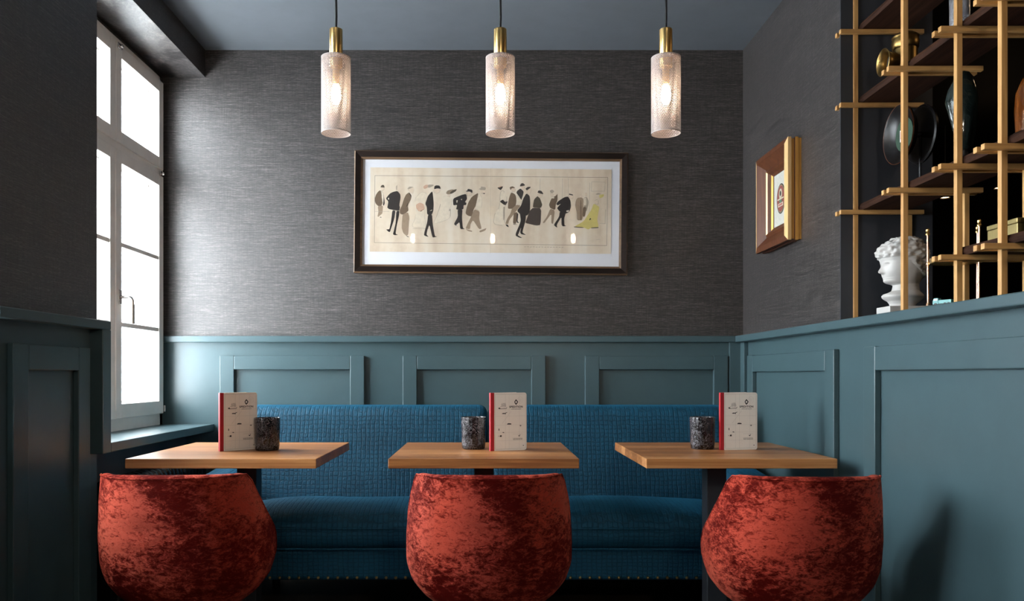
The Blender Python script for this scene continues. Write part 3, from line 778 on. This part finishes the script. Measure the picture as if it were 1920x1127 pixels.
for (x0, x1) in ((-1.14, seam - .003), (seam + .003, 1.14)):
    c = MB().rbox(x0, x1, -.385, .14, .318, .452, .045, 14, crown((x0 + x1) / 2, (x1 - x0) / 2)).build('seat_cushion', 'blue', sofa, True, angle=80)
    for z in (.412, .326):
        e = .012; pts = [(x0 + e + .03, -.398, z), ((x0 + x1) / 2, -.404, z + .001), (x1 - e - .03, -.398, z), (x1 - e, -.36, z), (x1 - e, .08, z), (x0 + e, .08, z), (x0 + e, -.36, z)]
        MB().tube(pts, .0045, 8, True).build('piping', 'blue', c, True)
MB().rbox(-1.15, 1.15, -.375, .30, .185, .316, .02, 12).build('seat_base', 'blue', sofa, True, angle=80)
def armfn(s):
    def fn(p):
        t = max(0, min(1, (p.y + .40) / .70))
        z = p.z if p.z < .3 else p.z + (.05 * t * t) - (.012 if t < .1 else 0)
        return (p.x + s * .03 * max(0, (p.z - .25)) / .4, p.y, z)
    return fn
for s in (-1, 1):
    xa, xb = sorted((s * 1.14, s * 1.30))
    MB().rbox(xa, xb, -.40, .30, .185, .600, .05, 10, armfn(s)).build('armrest', 'blue', sofa, True, angle=80)
nm = MB().lathe([(.0, -.0045), (.0045, -.0035), (.0065, -.0005), (.0065, .002), (0, .002)], 10, (0, 0, 0), 'Y').mesh('nail_head', True); nm.materials.append(M['nail'])
k = 0; x = -1.13
while x < 1.135:
    link('nail_head', nm, None, sofa, (x, -.377, .199)); x += .0415
for sx in (-1.05, 0, 1.05):
    for y in (-.30, .22):
        MB().lathe([(.0005, 0), (.018, 0), (.028, .19), (.0005, .19)], 14, (sx, y, 0)).build('foot', 'black', sofa, True)

# ------------------------------------------------------------------ tables
def make_table():
    t = empty('bistro_table')
    B(-.352, .352, -.36, .36, .722, .758, .0025).build('table_top', 'oak', t)
    B(-.16, .16, -.16, .16, .714, .7215, .002).build('mounting_plate', 'metal', t)
    B(-.040, .040, -.040, .040, .014, .714, .004).build('column', 'metal', t)
    B(-.20, .20, -.165, .165, 0, .014, .004).build('base_plate', 'metal', t)
    return t
tb = make_table()
TAB = [(-.975, 'square oak table on a dark post, nearest the window'), (-.006, 'square oak table in the middle of the row'), (.945, 'square oak table on the right beside the half wall')]
for i, (x, lab) in enumerate(TAB):
    o = tb if i == 0 else copy_tree(tb)
    o.location = (x, 3.305, 0); tag(o, lab, 'table', 'oak bistro tables')

# ------------------------------------------------------------------ tub chairs
def interp(tab, z):
    for (z0, a0), (z1, a1) in zip(tab, tab[1:]):
        if z <= z1:
            t = (z - z0) / (z1 - z0); t = t * t * (3 - 2 * t) * .35 + t * .65
            return a0 + (a1 - a0) * t
    return tab[-1][1]
AW = [(.300, .13), (.325, .172), (.365, .222), (.41, .255), (.465, .271), (.55, .271), (.67, .260), (.77, .245)]
BW = [(.300, .10), (.325, .146), (.365, .178), (.42, .210), (.49, .234), (.57, .257), (.67, .282), (.77, .303)]
def make_chair():
    ch = empty('tub_chair')
    NP, NV = 48, 22; V = []; F = []
    PH = 112
    for i in range(NP + 1):
        ph = -PH + 2 * PH * i / NP; q = abs(ph)
        if q < 66: top = .768 - .004 * (q / 66) ** 2
        else:
            u = (q - 66) / (PH - 66)
            top = .764 - .30 * (u * u / .14 * .14 ** -.14 if u < .14 else u ** .86)
        for j in range(NV + 1):
            v = j / NV; z = .300 + (top - .300) * v
            a, b = interp(AW, z), interp(BW, z); p = R(ph)
            e = 2 / 2.35
            sx = math.copysign(abs(math.sin(p)) ** e, math.sin(p)); cx = math.copysign(abs(math.cos(p)) ** e, math.cos(p))
            V.append((a * sx, -b * cx, z))
    for i in range(NP):
        for j in range(NV):
            k = i * (NV + 1) + j; F.append((k, k + NV + 1, k + NV + 2, k + 1))
    me = MB().add(V, F).mesh('shell', True, 180)
    sh = link('shell', me, 'velvet', ch)
    bm = bmesh.new(); bm.from_mesh(me)
    if sum((f.normal.dot(f.calc_center_median() * Vector((1, 1, 0))) for f in bm.faces)) < 0:
        bmesh.ops.reverse_faces(bm, faces=bm.faces[:]); bm.to_mesh(me)
    bm.free()
    md = sh.modifiers.new('padding', 'SOLIDIFY'); md.thickness = .038; md.offset = -1
    md = sh.modifiers.new('round', 'SUBSURF'); md.levels = 1; md.render_levels = 2
    # stitched seam line along the rim
    rim = [Vector(V[i * (NV + 1) + NV]) for i in range(NP + 1)]
    MB().tube([p * 1.0 + Vector((0, 0, -.006)) for p in rim], .0022, 8).build('rim_piping', 'velvet', ch, True)
    MB().rbox(-.185, .185, -.165, .19, .40, .475, .035, 8, lambda p: (p.x, p.y, p.z + (.012 * (1 - (p.x / .185) ** 2) if p.z > .44 else 0))).build('seat_pad', 'velvet', ch, True, angle=80)
    MB().rbox(-.105, .105, -.095, .12, .318, .40, .03, 4).build('seat_shell', 'velvet', ch, True, angle=80)
    MB().lathe([(.0005, .29), (.09, .29), (.09, .32), (.0005, .32)], 24).build('swivel_plate', 'black', ch, True)
    for (sx, sy) in ((-1, -1), (1, -1), (1, 1), (-1, 1)):
        MB().tube([(sx * .05, sy * .05, .30), (sx * .13, sy * .13, .285), (sx * .20, sy * .20, .012)], [.014, .013, .008], 12).build('leg', 'black', ch, True)
        
    return ch
chp = make_chair()
CH = [(-.972, 2.640, 0, 'red crushed velvet tub chair at the table nearest the window'), (.012, 2.640, 0, 'red crushed velvet tub chair at the middle table'), (.985, 2.600, 0, 'red crushed velvet tub chair at the right table by the half wall')]
for i, (x, y, rz, lab) in enumerate(CH):
    o = chp if i == 0 else copy_tree(chp)
    o.location = (x, y, 0); o.rotation_euler = (0, 0, R(rz)); tag(o, lab, 'chair', 'red velvet tub chairs')

# ------------------------------------------------------------------ menus and candle glasses
def text_mesh(s, size, bold=0):
    c = bpy.data.curves.new('lettering', 'FONT'); c.body = s; c.size = size; c.align_x = 'CENTER'; c.offset = bold; c.space_character = 1.12
    o = bpy.data.objects.new('lettering', c); COL.objects.link(o)
    dg = bpy.context.evaluated_depsgraph_get(); me = bpy.data.meshes.new_from_object(o.evaluated_get(dg))
    bpy.data.objects.remove(o); return me
MW, MH = .160, .236
def make_menu():
    m = empty('menu_booklet')
    def rounded(x0, x1, z0, z1, r):
        p = [(x0, z0)]
        for k in range(7): t = -math.pi / 2 + math.pi / 2 * k / 6; p.append((x1 - r + r * math.cos(t), z0 + r + r * math.sin(t)))
        for k in range(7): t = math.pi / 2 * k / 6; p.append((x1 - r + r * math.cos(t), z1 - r + r * math.sin(t)))
        return p + [(x0, z1)]
    fc = MB().prism(rounded(.014, MW, 0, MH, .010), 0, .0022).build('front_cover', 'menu_white', m)
    MB().prism(rounded(.003, MW - .004, .003, MH - .003, .009), .0024, .0062).build('page_block', 'pages', m)
    MB().box(0, .0155, -.0006, .0028, 0, MH, .0006).box(-.0008, .0012, -.0006, .014, 0, MH, .0005).build('spine', 'menu_red', m)
    bc = MB().prism(rounded(.0, MW - .002, 0, MH, .010), -.0022, 0).build('back_cover', 'menu_white', m); bc.location = (0, .013, 0); bc.rotation_euler = (0, 0, R(20))
    # printed marks on the cover; u,v in units of the cover seen in the photograph
    def U(u, v): return (.014 + (u - 135) / (735 - 135) * (MW - .014), MH * (1 - (v - 80) / (1045 - 80)))
    dk = MB(); gy_ = MB()
    def poly(mb, pts, d=.00014): mb.prism([U(*p) for p in pts], -d, 0)
    def line(mb, a, b, w=3):
        d = Vector((b[0] - a[0], b[1] - a[1])); n = Vector((-d.y, d.x)).normalized() * w / 2
        poly(mb, [(a[0] + n.x, a[1] + n.y), (b[0] + n.x, b[1] + n.y), (b[0] - n.x, b[1] - n.y), (a[0] - n.x, a[1] - n.y)], .0001)
    for a, b in (((160,105),(715,105)),((160,105),(160,1020)),((715,105),(715,1015)),((160,1020),(715,1015))): line(gy_, a, b, 5)
    for v in (360, 470, 620, 745, 880): line(gy_, (165, v), (712, v), 2)
    for u in (345, 415, 600): line(gy_, (u, 108), (u, 1018), 2)
    line(gy_, (455, 385), (285, 595), 3); 
    for k in range(20):
        t0, t1 = 2 * math.pi * k / 20, 2 * math.pi * (k + .7) / 20
        line(gy_, (620 + 48 * math.cos(t0), 205 + 55 * math.sin(t0)), (620 + 48 * math.cos(t1), 205 + 55 * math.sin(t1)), 3)
    line(gy_, (590, 205), (650, 205), 3); line(gy_, (595, 185), (645, 185), 2); line(gy_, (595, 225), (645, 225), 2)
    # sailing ship
    poly(dk, [(215,335),(245,330),(255,345),(370,340),(360,325),(375,322),(368,348),(240,352),(220,348)])
    for x in (285, 315, 340): line(dk, (x, 330), (x + 2, 250), 4)
    for (x, v, w) in ((285,275,26),(286,300,32),(316,262,26),(317,288,32),(341,280,26),(342,303,30)): poly(gy_, [(x-w/2,v-9),(x+w/2,v-9),(x+w/2+3,v+9),(x-w/2-2,v+9)])
    line(dk, (215, 335), (285, 300), 3)
    # aeroplane
    poly(dk, [(278,430),(300,418),(335,420),(378,402),(375,412),(345,428),(352,443),(340,440),(328,432),(300,436)])
    # emblem: lozenge with a pale heart
    poly(dk, [(508,235),(520,215),(540,190),(562,215),(578,235),(562,265),(540,288),(520,265)])
    for args in (((375,612),(380,598),(400,590),(440,594),(455,600),(450,613)),((598,634),(618,630),(622,620),(628,630),(645,634),(628,640),(622,655),(618,640)),((220,680),(228,672),(236,690),(232,715),(222,712)),((285,745),(300,735),(323,740),(320,752)),((245,790),(275,785),(278,815),(240,815)),((212,800),(222,795),(228,812)),((580,790),(590,800),(605,800),(612,780),(618,782),(610,812),(588,815)),((665,963),(685,963),(682,976),(670,976))): poly(dk, args)
    for r in range(3):
        u = 480 + r * 4
        while u < 650:
            w = random.choice((8, 12, 16)); poly(gy_ if r == 0 else dk, [(u, 836 + r * 14), (u + w, 836 + r * 14), (u + w, 843 + r * 14), (u, 843 + r * 14)], .0001); u += w + 5
    line(gy_, (480, 775), (660, 775), 3)
    dk.build('printed_marks', 'ink', fc)['kind'] = 'stuff'; gy_.build('printed_lines', 'greyink', fc)['kind'] = 'stuff'
    wt = MB(); 
    for a, d in ((.62, .0002),): wt.prism([U(540 + (p[0] - 540) * a, 238 + (p[1] - 238) * a) for p in ((513,238),(540,203),(572,238),(540,275))], -d, 0)
    wt.build('emblem_heart', 'menu_white', fc)
    for s, size, pos, bold in (('SPEDITION', .0112, (541, 333), .0004), ('HOTEL RESTAURANT', .0042, (545, 362), .0001)):
        me = text_mesh(s, size, bold); o = link('lettering', me, 'ink', fc)
        u, v = U(*pos); o.location = (u, -.00015, v); o.rotation_euler = (R(90), 0, 0)
    return m
mn = make_menu()
MEN = [(412.5, 3.225, 42, 'cream menu booklet with red spine on the table nearest the window'), (920.0, 3.240, 22, 'cream menu booklet with red spine on the middle table'), (1351, 3.285, 8, 'cream menu booklet with red spine on the right table')]
for i, (px, y, rz, lab) in enumerate(MEN):
    o = mn if i == 0 else copy_tree(mn)
    o.location = ((px - VX) * y / FPX, y, .7583); o.rotation_euler = (0, 0, R(rz)); tag(o, lab, 'menu', 'menu booklets')
def make_glass():
    g = empty('candle_glass')
    MB().lathe([(.0005, 0), (.044, 0), (.0475, .004), (.0495, .02), (.0525, .128), (.0520, .1325), (.0500, .1335), (.0485, .131), (.0455, .02), (.0435, .012), (.0005, .012)], 48).build('glass_body', 'candle', g, True)
    MB().lathe([(.0005, .013), (.036, .013), (.036, .034), (.0005, .034)], 24).build('candle', 'pages', g, True)
    return g
gl = make_glass()
GLS = [(501, 3.285, 'dark swirled candle glass on the table nearest the window'), (888, 3.345, 'dark swirled candle glass on the middle table'), (1317, 3.345, 'dark swirled candle glass on the right table')]
for i, (px, y, lab) in enumerate(GLS):
    o = gl if i == 0 else copy_tree(gl)
    o.location = ((px - VX) * y / FPX, y, .7583); o.rotation_euler = (0, 0, i * 1.9); tag(o, lab, 'candle holder', 'candle glasses')

# ------------------------------------------------------------------ lattice shelving on the half wall
XP = 1.432; PT = .0175; XQ = 1.642
PYS = [XP * FPX / (px - VX) + 0 for px in (1604 - 5, 1697 - 6, 1798 - 7, 1882 - 8)] + [2.00, 1.72]
LV = {'A': 2.388, 'B': 2.104, 'C': 1.689, 'D': 1.414}     # bar undersides
BT = .0165
lat = tag(empty('lattice_shelf', (XP, PYS[0], ZR)), 'pale oak lattice with walnut boards standing on the half wall', 'shelf')
def lpart(nm, x0, x1, y0, y1, z0, z1, mat, bev=.0012):
    return B(x0 - XP, x1 - XP, y0 - PYS[0], y1 - PYS[0], z0 - ZR, z1 - ZR, bev).build(nm, mat, lat)
for i, y in enumerate(PYS):
    lpart('post', XP, XP + PT, y - PT / 2, y + PT / 2, ZR, ZC, 'slat')
    lpart('rear_post', XQ, XQ + PT, y - PT / 2, y + PT / 2, ZR, LV['C'] + BT + .002, 'slat')
    lv = ['A', 'B', 'C'] + (['D'] if i >= 2 else [])
    for L in lv:
        for (s, off) in ((-1, 0.0), (1, 0.0)):
            yc = y + s * (PT / 2 + BT / 2 + .0004)
            lpart('crossbar', XP - .058, XQ + .055, yc - BT / 2, yc + BT / 2, LV[L], LV[L] + BT, 'slatx')
def board(L, y0, y1):
    b = MB(); z0 = LV[L] + BT + .0005; z1 = z0 + .026; n = 24
    V = []; F = []
    for i in range(n + 1):                    # live edge
        y = y0 + (y1 - y0) * i / n
        w = .004 * noise.noise(Vector((y * 6, z0 * 3, 0)))
        xa = XP + PT + .004 + w; xb = XQ - .003
        for (x, z) in ((xa + .003, z0), (xa - .002, z0 + .013), (xa + .004, z1), (xb, z1), (xb, z0)): V.append((x - XP, y - PYS[0], z - ZR))
    for i in range(n):
        for k in range(5): F.append((i * 5 + k, i * 5 + (k + 1) % 5, i * 5 + 5 + (k + 1) % 5, i * 5 + 5 + k))
    F.append((0, 1, 2, 3, 4)); F.append(tuple(n * 5 + k for k in (4, 3, 2, 1, 0)))
    b.add(V, F).build('shelf_board', 'walnut', lat)
for L in 'ABC': board(L, PYS[5] - .05, PYS[0] + .035)
board('D', PYS[5] - .05, PYS[2] + .045)
def shz(L): return LV[L] + BT + .0265

# bust
def make_bust(loc):
    root = tag(empty('portrait_bust', loc), 'white plaster bust of a curly haired head on the half wall', 'bust')
    T = [(75,330,470,.020),(82,300,500,.034),(100,250,540,.047),(150,172,600,.062),(200,112,640,.069),(250,80,658,.073),(300,84,670,.074),(335,110,672,.073),(380,126,666,.069),(420,127,655,.066),(460,128,645,.063),(500,130,640,.060),(530,135,632,.057),(560,141,622,.053),(578,150,610,.051),(590,150,600,.050),(600,158,596,.049),(612,152,590,.047),(628,160,582,.045),(645,185,575,.041),(657,240,572,.037),(670,268,570,.036),(700,264,572,.036),(740,252,578,.039),(765,205,590,.048),(780,155,602,.056),(800,138,618,.060),(820,140,620,.060),(840,158,612,.056),(870,205,580,.046),(905,228,535,.039),(945,236,505,.038)]
    nose = [(395,0),(420,6),(460,30),(500,58),(518,56),(528,30),(536,4),(545,0)]
    k = .000294; N = 112; V = []; F = []; rows = []
    v = 75.0
    while v <= 945.0: rows.append(v); v += 4.0
    def smp(v):
        for a, b in zip(T, T[1:]):
            if v <= b[0]:
                t = (v - a[0]) / (b[0] - a[0]); return [a[j] + (b[j] - a[j]) * t for j in (1, 2, 3)]
        return list(T[-1][1:])
    def nz(v):
        for a, b in zip(nose, nose[1:]):
            if a[0] <= v <= b[0]: return a[1] + (b[1] - a[1]) * (v - a[0]) / (b[0] - a[0])
        return 0
    for v in rows:
        f, bk, w = smp(v); cx = (f + bk) / 2; rx = (bk - f) / 2 * k; z = (1075 - v) * k
        for i in range(N):
            a = 2 * math.pi * i / N; ca, sa = math.cos(a), math.sin(a)
            ex = .92
            x = (cx - 400) * k + rx * math.copysign(abs(ca) ** ex, ca); y = w * math.copysign(abs(sa) ** ex, sa)
            if ca < 0:
                x -= nz(v) * k * math.exp(-(y / .0085) ** 2)
                if 395 < v < 450:             # eye sockets
                    x += .006 * math.exp(-((abs(y) - .022) / .010) ** 2) * math.exp(-((v - 418) / 16) ** 2)
            # curls
            hair_edge = 300 if v < 330 else (300 + (v - 330) * 1.15)
            u = 400 + x / k
            hair = v < 338 or (v < 640 and u > hair_edge)
            if hair and v < 600:
                p = Vector((x, y, z)); c = noise.voronoi(p * 50)[0]
                amt = .0130 * (.50 - c[0]) + .0030 * noise.noise(p * 130)
                n_ = Vector((ca * .8, sa, .45 if v < 160 else 0)).normalized(); p = p + n_ * (amt + .003)
                x, y, z2 = p
                V.append((x, y, z2))
            else: V.append((x, y, z))
    for r in range(len(rows) - 1):
        for i in range(N):
            j = (i + 1) % N; F.append((r * N + i, r * N + j, (r + 1) * N + j, (r + 1) * N + i))
    F.append(tuple(range(N))); F.append(tuple((len(rows) - 1) * N + i for i in range(N - 1, -1, -1)))
    MB().add(V, F).build('head', 'marble', root, True, angle=75)
    B(-.078, .054, -.05, .05, 0, .040, .002).build('plinth', 'marble', root)
    return root
make_bust((1.532, 2.925, ZR + .0005))

# brass stand with a tray and a toy truck
st = tag(empty('brass_stand', (1.565, 2.655, ZR + .0005)), 'brass rod stand with a round tray on the half wall', 'stand')
MB().lathe([(.0005, 0), (.098, 0), (.100, .004), (.100, .018), (.096, .022), (.0005, .022)], 40).build('base', 'black', st, True)
for k, (dx, dy) in enumerate(((-.055, .073), (.020, -.086), (.085, .028))):
    MB().tube([(dx, dy, .018), (dx * 1.02, dy * 1.02, .268)], .0036, 12).build('rod', 'copper', st, True)
    MB().lathe([(.0005, .268), (.0065, .268), (.0075, .273), (.0045, .277), (.0065, .281), (.0065, .287), (.003, .291), (.0005, .291)], 16, (dx * 1.02, dy * 1.02, 0)).build('finial', 'brass', st, True)
    MB().lathe([(.0075, .016), (.0075, .034), (.005, .038)], 16, (dx, dy, 0)).build('rod_foot', 'copper', st, True)
    MB().lathe([(.0060, .165), (.0075, .170), (.0060, .175)], 16, (dx, dy, 0)).build('collar', 'copper', st, True)
MB().lathe([(.078, .164), (.080, .164), (.080, .180), (.077, .180), (.077, .168), (.0005, .168), (.0005, .164), (.078, .164)], 48).build('tray', 'brass', st, True)
for k, (dx, dy) in enumerate(((-.085, .040), (-.094, .018), (-.099, -.006))):
    o = B(-.001, .001, -.0065, .0065, -.0055, .0055).build('number_tag', 'paper_white', st); o.location = (dx * 1.03, dy * 1.03, .012); o.rotation_euler = (0, 0, math.atan2(dy, dx))
tk = tag(empty('toy_truck', (1.525, 2.665, ZR + .0226), R(-60)), 'small teal toy truck on the base of the brass stand', 'toy')
MB().prism([(-.030, .006), (-.030, .017), (-.026, .026), (-.012, .026), (-.012, .006)], -.009, .009).build('cab', 'teal_toy', tk)
B(-.011, .032, -.0095, .0095, .007, .019, .001).build('truck_bed', 'teal_toy', tk)
B(-.029, .032, -.0075, .0075, .004, .0068).build('chassis', 'black', tk)
B(-.027, -.014, -.0094, .0094, .018, .0235).build('cab_window', 'paper_white', tk)
for wx in (-.020, .012, .024):
    for wy in (-.0095, .0095): MB().lathe([(.0005, -.002), (.0048, -.002), (.0048, .002), (.0005, .002)], 14, (wx, wy, .0048), 'Y').build('wheel', 'black', tk, True)

# double dish on a stand
dd = tag(empty('display_dish', (1.545, 2.905, shz('C') + .0005)), 'round black lacquer dish with green centre on a wire stand', 'dish')
zc = .207
MB().lathe([(.0005, .012), (.052, .012), (.060, .008), (.080, .004), (.098, -.014), (.104, -.018), (.106, -.014), (.100, -.004), (.082, .012), (.055, .018), (.0005, .018)], 56, (-.030, 0, zc), 'X').build('front_dish', 'lacquer', dd, True)
MB().lathe([(.1045, -.0175), (.1062, -.0185), (.1064, -.0150), (.1045, -.0150)], 56, (-.030, 0, zc), 'X').build('dish_rim', 'brown_wood', dd, True)
MB().lathe([(.0005, .0095), (.060, .0055), (.060, .0075), (.0005, .0115)], 40, (-.030, 0, zc), 'X').build('green_centre', 'stamp_green', dd, True)
B(-.0245, -.0235, -.001, .029, zc - .020, zc + .022).build('stamp_border', 'paper_white', dd)
B(-.0250, -.0245, -.0 + .003, .025, zc - .010, zc + .017).build('stamp_picture', 'stamp_red', dd)
B(-.0254, -.0250, -.0 + .009, .019, zc - .004, zc + .011).build('stamp_motif', 'ink', dd)
MB().lathe([(.0005, -.006), (.088, -.006), (.100, -.010), (.106, -.006), (.102, .004), (.080, .014), (.0005, .018)], 56, (.040, 0, zc), 'X').build('back_dish', 'lacquer', dd, True)
MB().tube([(-.030, 0, zc), (.040, 0, zc)], .010, 12).build('axle', 'black', dd, True)
for x in (-.022, .034): MB().tube([(x, 0, .004), (x, 0, zc)], .0045, 10).build('stand_leg', 'black', dd, True)
B(-.045, .055, -.03, .03, 0, .006, .001).build('stand_foot', 'black', dd)

# brass horn
hn = tag(empty('brass_horn', (1.525, 2.905, shz('B') + .0005)), 'aged brass horn with a wide mouth on the top visible board', 'horn')
MB().lathe([(.0005, 0), (.036, 0), (.040, .004), (.040, .10), (.044, .104), (.046, .125), (.043, .140), (.046, .145), (.044, .148), (.030, .158), (.0005, .162)], 36).build('drum', 'old_brass', hn, True)
MB().lathe([(.0340, -.042), (.0355, -.060), (.040, -.072), (.0475, -.080), (.0490, -.0815), (.0475, -.0825), (.038, -.075), (.032, -.060), (.030, -.030)], 36, (.0, -.0, .054), 'X').build('mouth', 'old_brass', hn, True)
MB().lathe([(.0005, -.052), (.0325, -.052), (.0325, -.050), (.0005, -.050)], 30, (0, 0, .054), 'X').build('mouth_shade_disc', 'black', hn, True)  # black disc stands in for the shade inside the horn's mouth

# dark glass vase
def organic(name, mat, prof, n, amp, freq, root, sx=1, sy=1, seed=0):
    mb = MB().lathe(prof, n); out = []
    for (x, y, z) in mb.v:
        k = 1 + amp * noise.noise(Vector((x * freq + seed, y * freq, z * freq * .5)))
        out.append((x * k * sx, y * k * sy, z))
    mb.v = out; return mb.build(name, mat, root, True, angle=80)
gv = tag(empty('glass_sculpture', (1.535, 2.565, shz('C') + .0005)), 'dark green glass sculpture on a short black foot', 'sculpture')
organic('glass_body', 'green_glass', [(.0005, .052), (.018, .054), (.028, .068), (.036, .11), (.043, .17), (.045, .21), (.040, .25), (.030, .285), (.018, .305), (.0005, .310)], 40, .35, 22, gv, 1.0, .7, 3)
MB().lathe([(.0005, 0), (.024, 0), (.025, .004), (.018, .012), (.014, .020), (.020, .028), (.014, .036), (.012, .056), (.0005, .056)], 28).build('foot', 'lacquer', gv, True)
am = tag(empty('amber_glass_block', (1.545, 2.235, shz('C') + .0005)), 'amber glass dome at the right edge of the shelf', 'glass ornament')
organic('glass_dome', 'amber', [(.0005, .0), (.050, .0), (.060, .02), (.062, .08), (.056, .13), (.040, .165), (.018, .18), (.0005, .183)], 36, .18, 14, am, .9, 1.0, 9)
MB().lathe([(.0005, 0), (.063, 0), (.064, .003), (.063, .006), (.0005, .006)], 36).build('base_ring', 'lacquer', am, True); am.children[0].location.z = .006
cr = tag(empty('crystal_vase', (1.515, 2.555, shz('B') + .0005)), 'clear crystal vase with amber foot on the highest board', 'vase')
organic('crystal_body', 'crystal', [(.0005, .030), (.028, .030), (.030, .04), (.031, .20), (.034, .24), (.030, .24), (.026, .06), (.0005, .05)], 12, .08, 30, cr, 1, 1, 2)
MB().rbox(-.030, .030, -.030, .030, 0, .0295, .004, 3).build('amber_foot', 'amber', cr, True)

# tins on the low board
for (y, l, z1, w, lab, nmz) in ((2.315, .135, .052, .10, 'dull gold tin box behind the fourth post of the lattice', 'far'), (2.130, .12, .058, .12, 'dull gold tin box at the right edge of the low board', 'near')):
    t = tag(empty('tin_box', (1.545, y, shz('D') + .0005)), lab, 'box', 'tin boxes')
    B(-w / 2, w / 2, -l / 2, l / 2, 0, z1 * .72, .002).build('tin_body', 'tin', t)
    B(-w / 2 - .0015, w / 2 + .0015, -l / 2 - .0015, l / 2 + .0015, z1 * .72 + .0003, z1, .002).build('tin_lid', 'tin', t)

# lamps far back in the bar
for (px, py, lab) in ((1772, 368, 'small bar spotlight seen between the second and third posts'), (1873, 350, 'small bar spotlight seen beside the fourth post')):
    p = W(px, py, 5.6)
    b = tag(empty('bar_spotlight', p), lab, 'lamp', 'bar spotlights')
    MB().lathe([(.0005, .09), (.018, .09), (.024, .06), (.032, -.012), (.030, -.012), (.022, .05), (.0005, .06)], 24).build('lamp_shade', 'black', b, True)
    MB().lathe([(.0005, -.008), (.026, -.006), (.026, -.002), (.0005, .0)], 20).build('bulb', 'barbulb', b, True)
    MB().tube([(0, 0, .09), (0, 0, ZC - p.z)], .004, 8).build('cord', 'cord', b, True)
for (x, y) in ((2.3, 2.6), (3.2, 5.0)):
    l = bpy.data.lights.new('bar_lamp', 'POINT'); l.energy = 1.2; l.color = (1, .70, .42); l.shadow_soft_size = .06
    o = bpy.data.objects.new('bar_lamp', l); COL.objects.link(o); o.location = (x, y, 2.45)
# ceiling downlight fittings
for i, (x, y) in enumerate(SPOTS):
    d = tag(empty('ceiling_downlight', (x, y, ZC)), ['recessed ceiling downlight on the left', 'recessed ceiling downlight on the right'][i], 'lamp', 'ceiling downlights')
    MB().lathe([(.038, -.004), (.046, -.003), (.046, 0), (.038, 0), (.038, -.004)], 28).build('bezel', 'chrome', d, True)
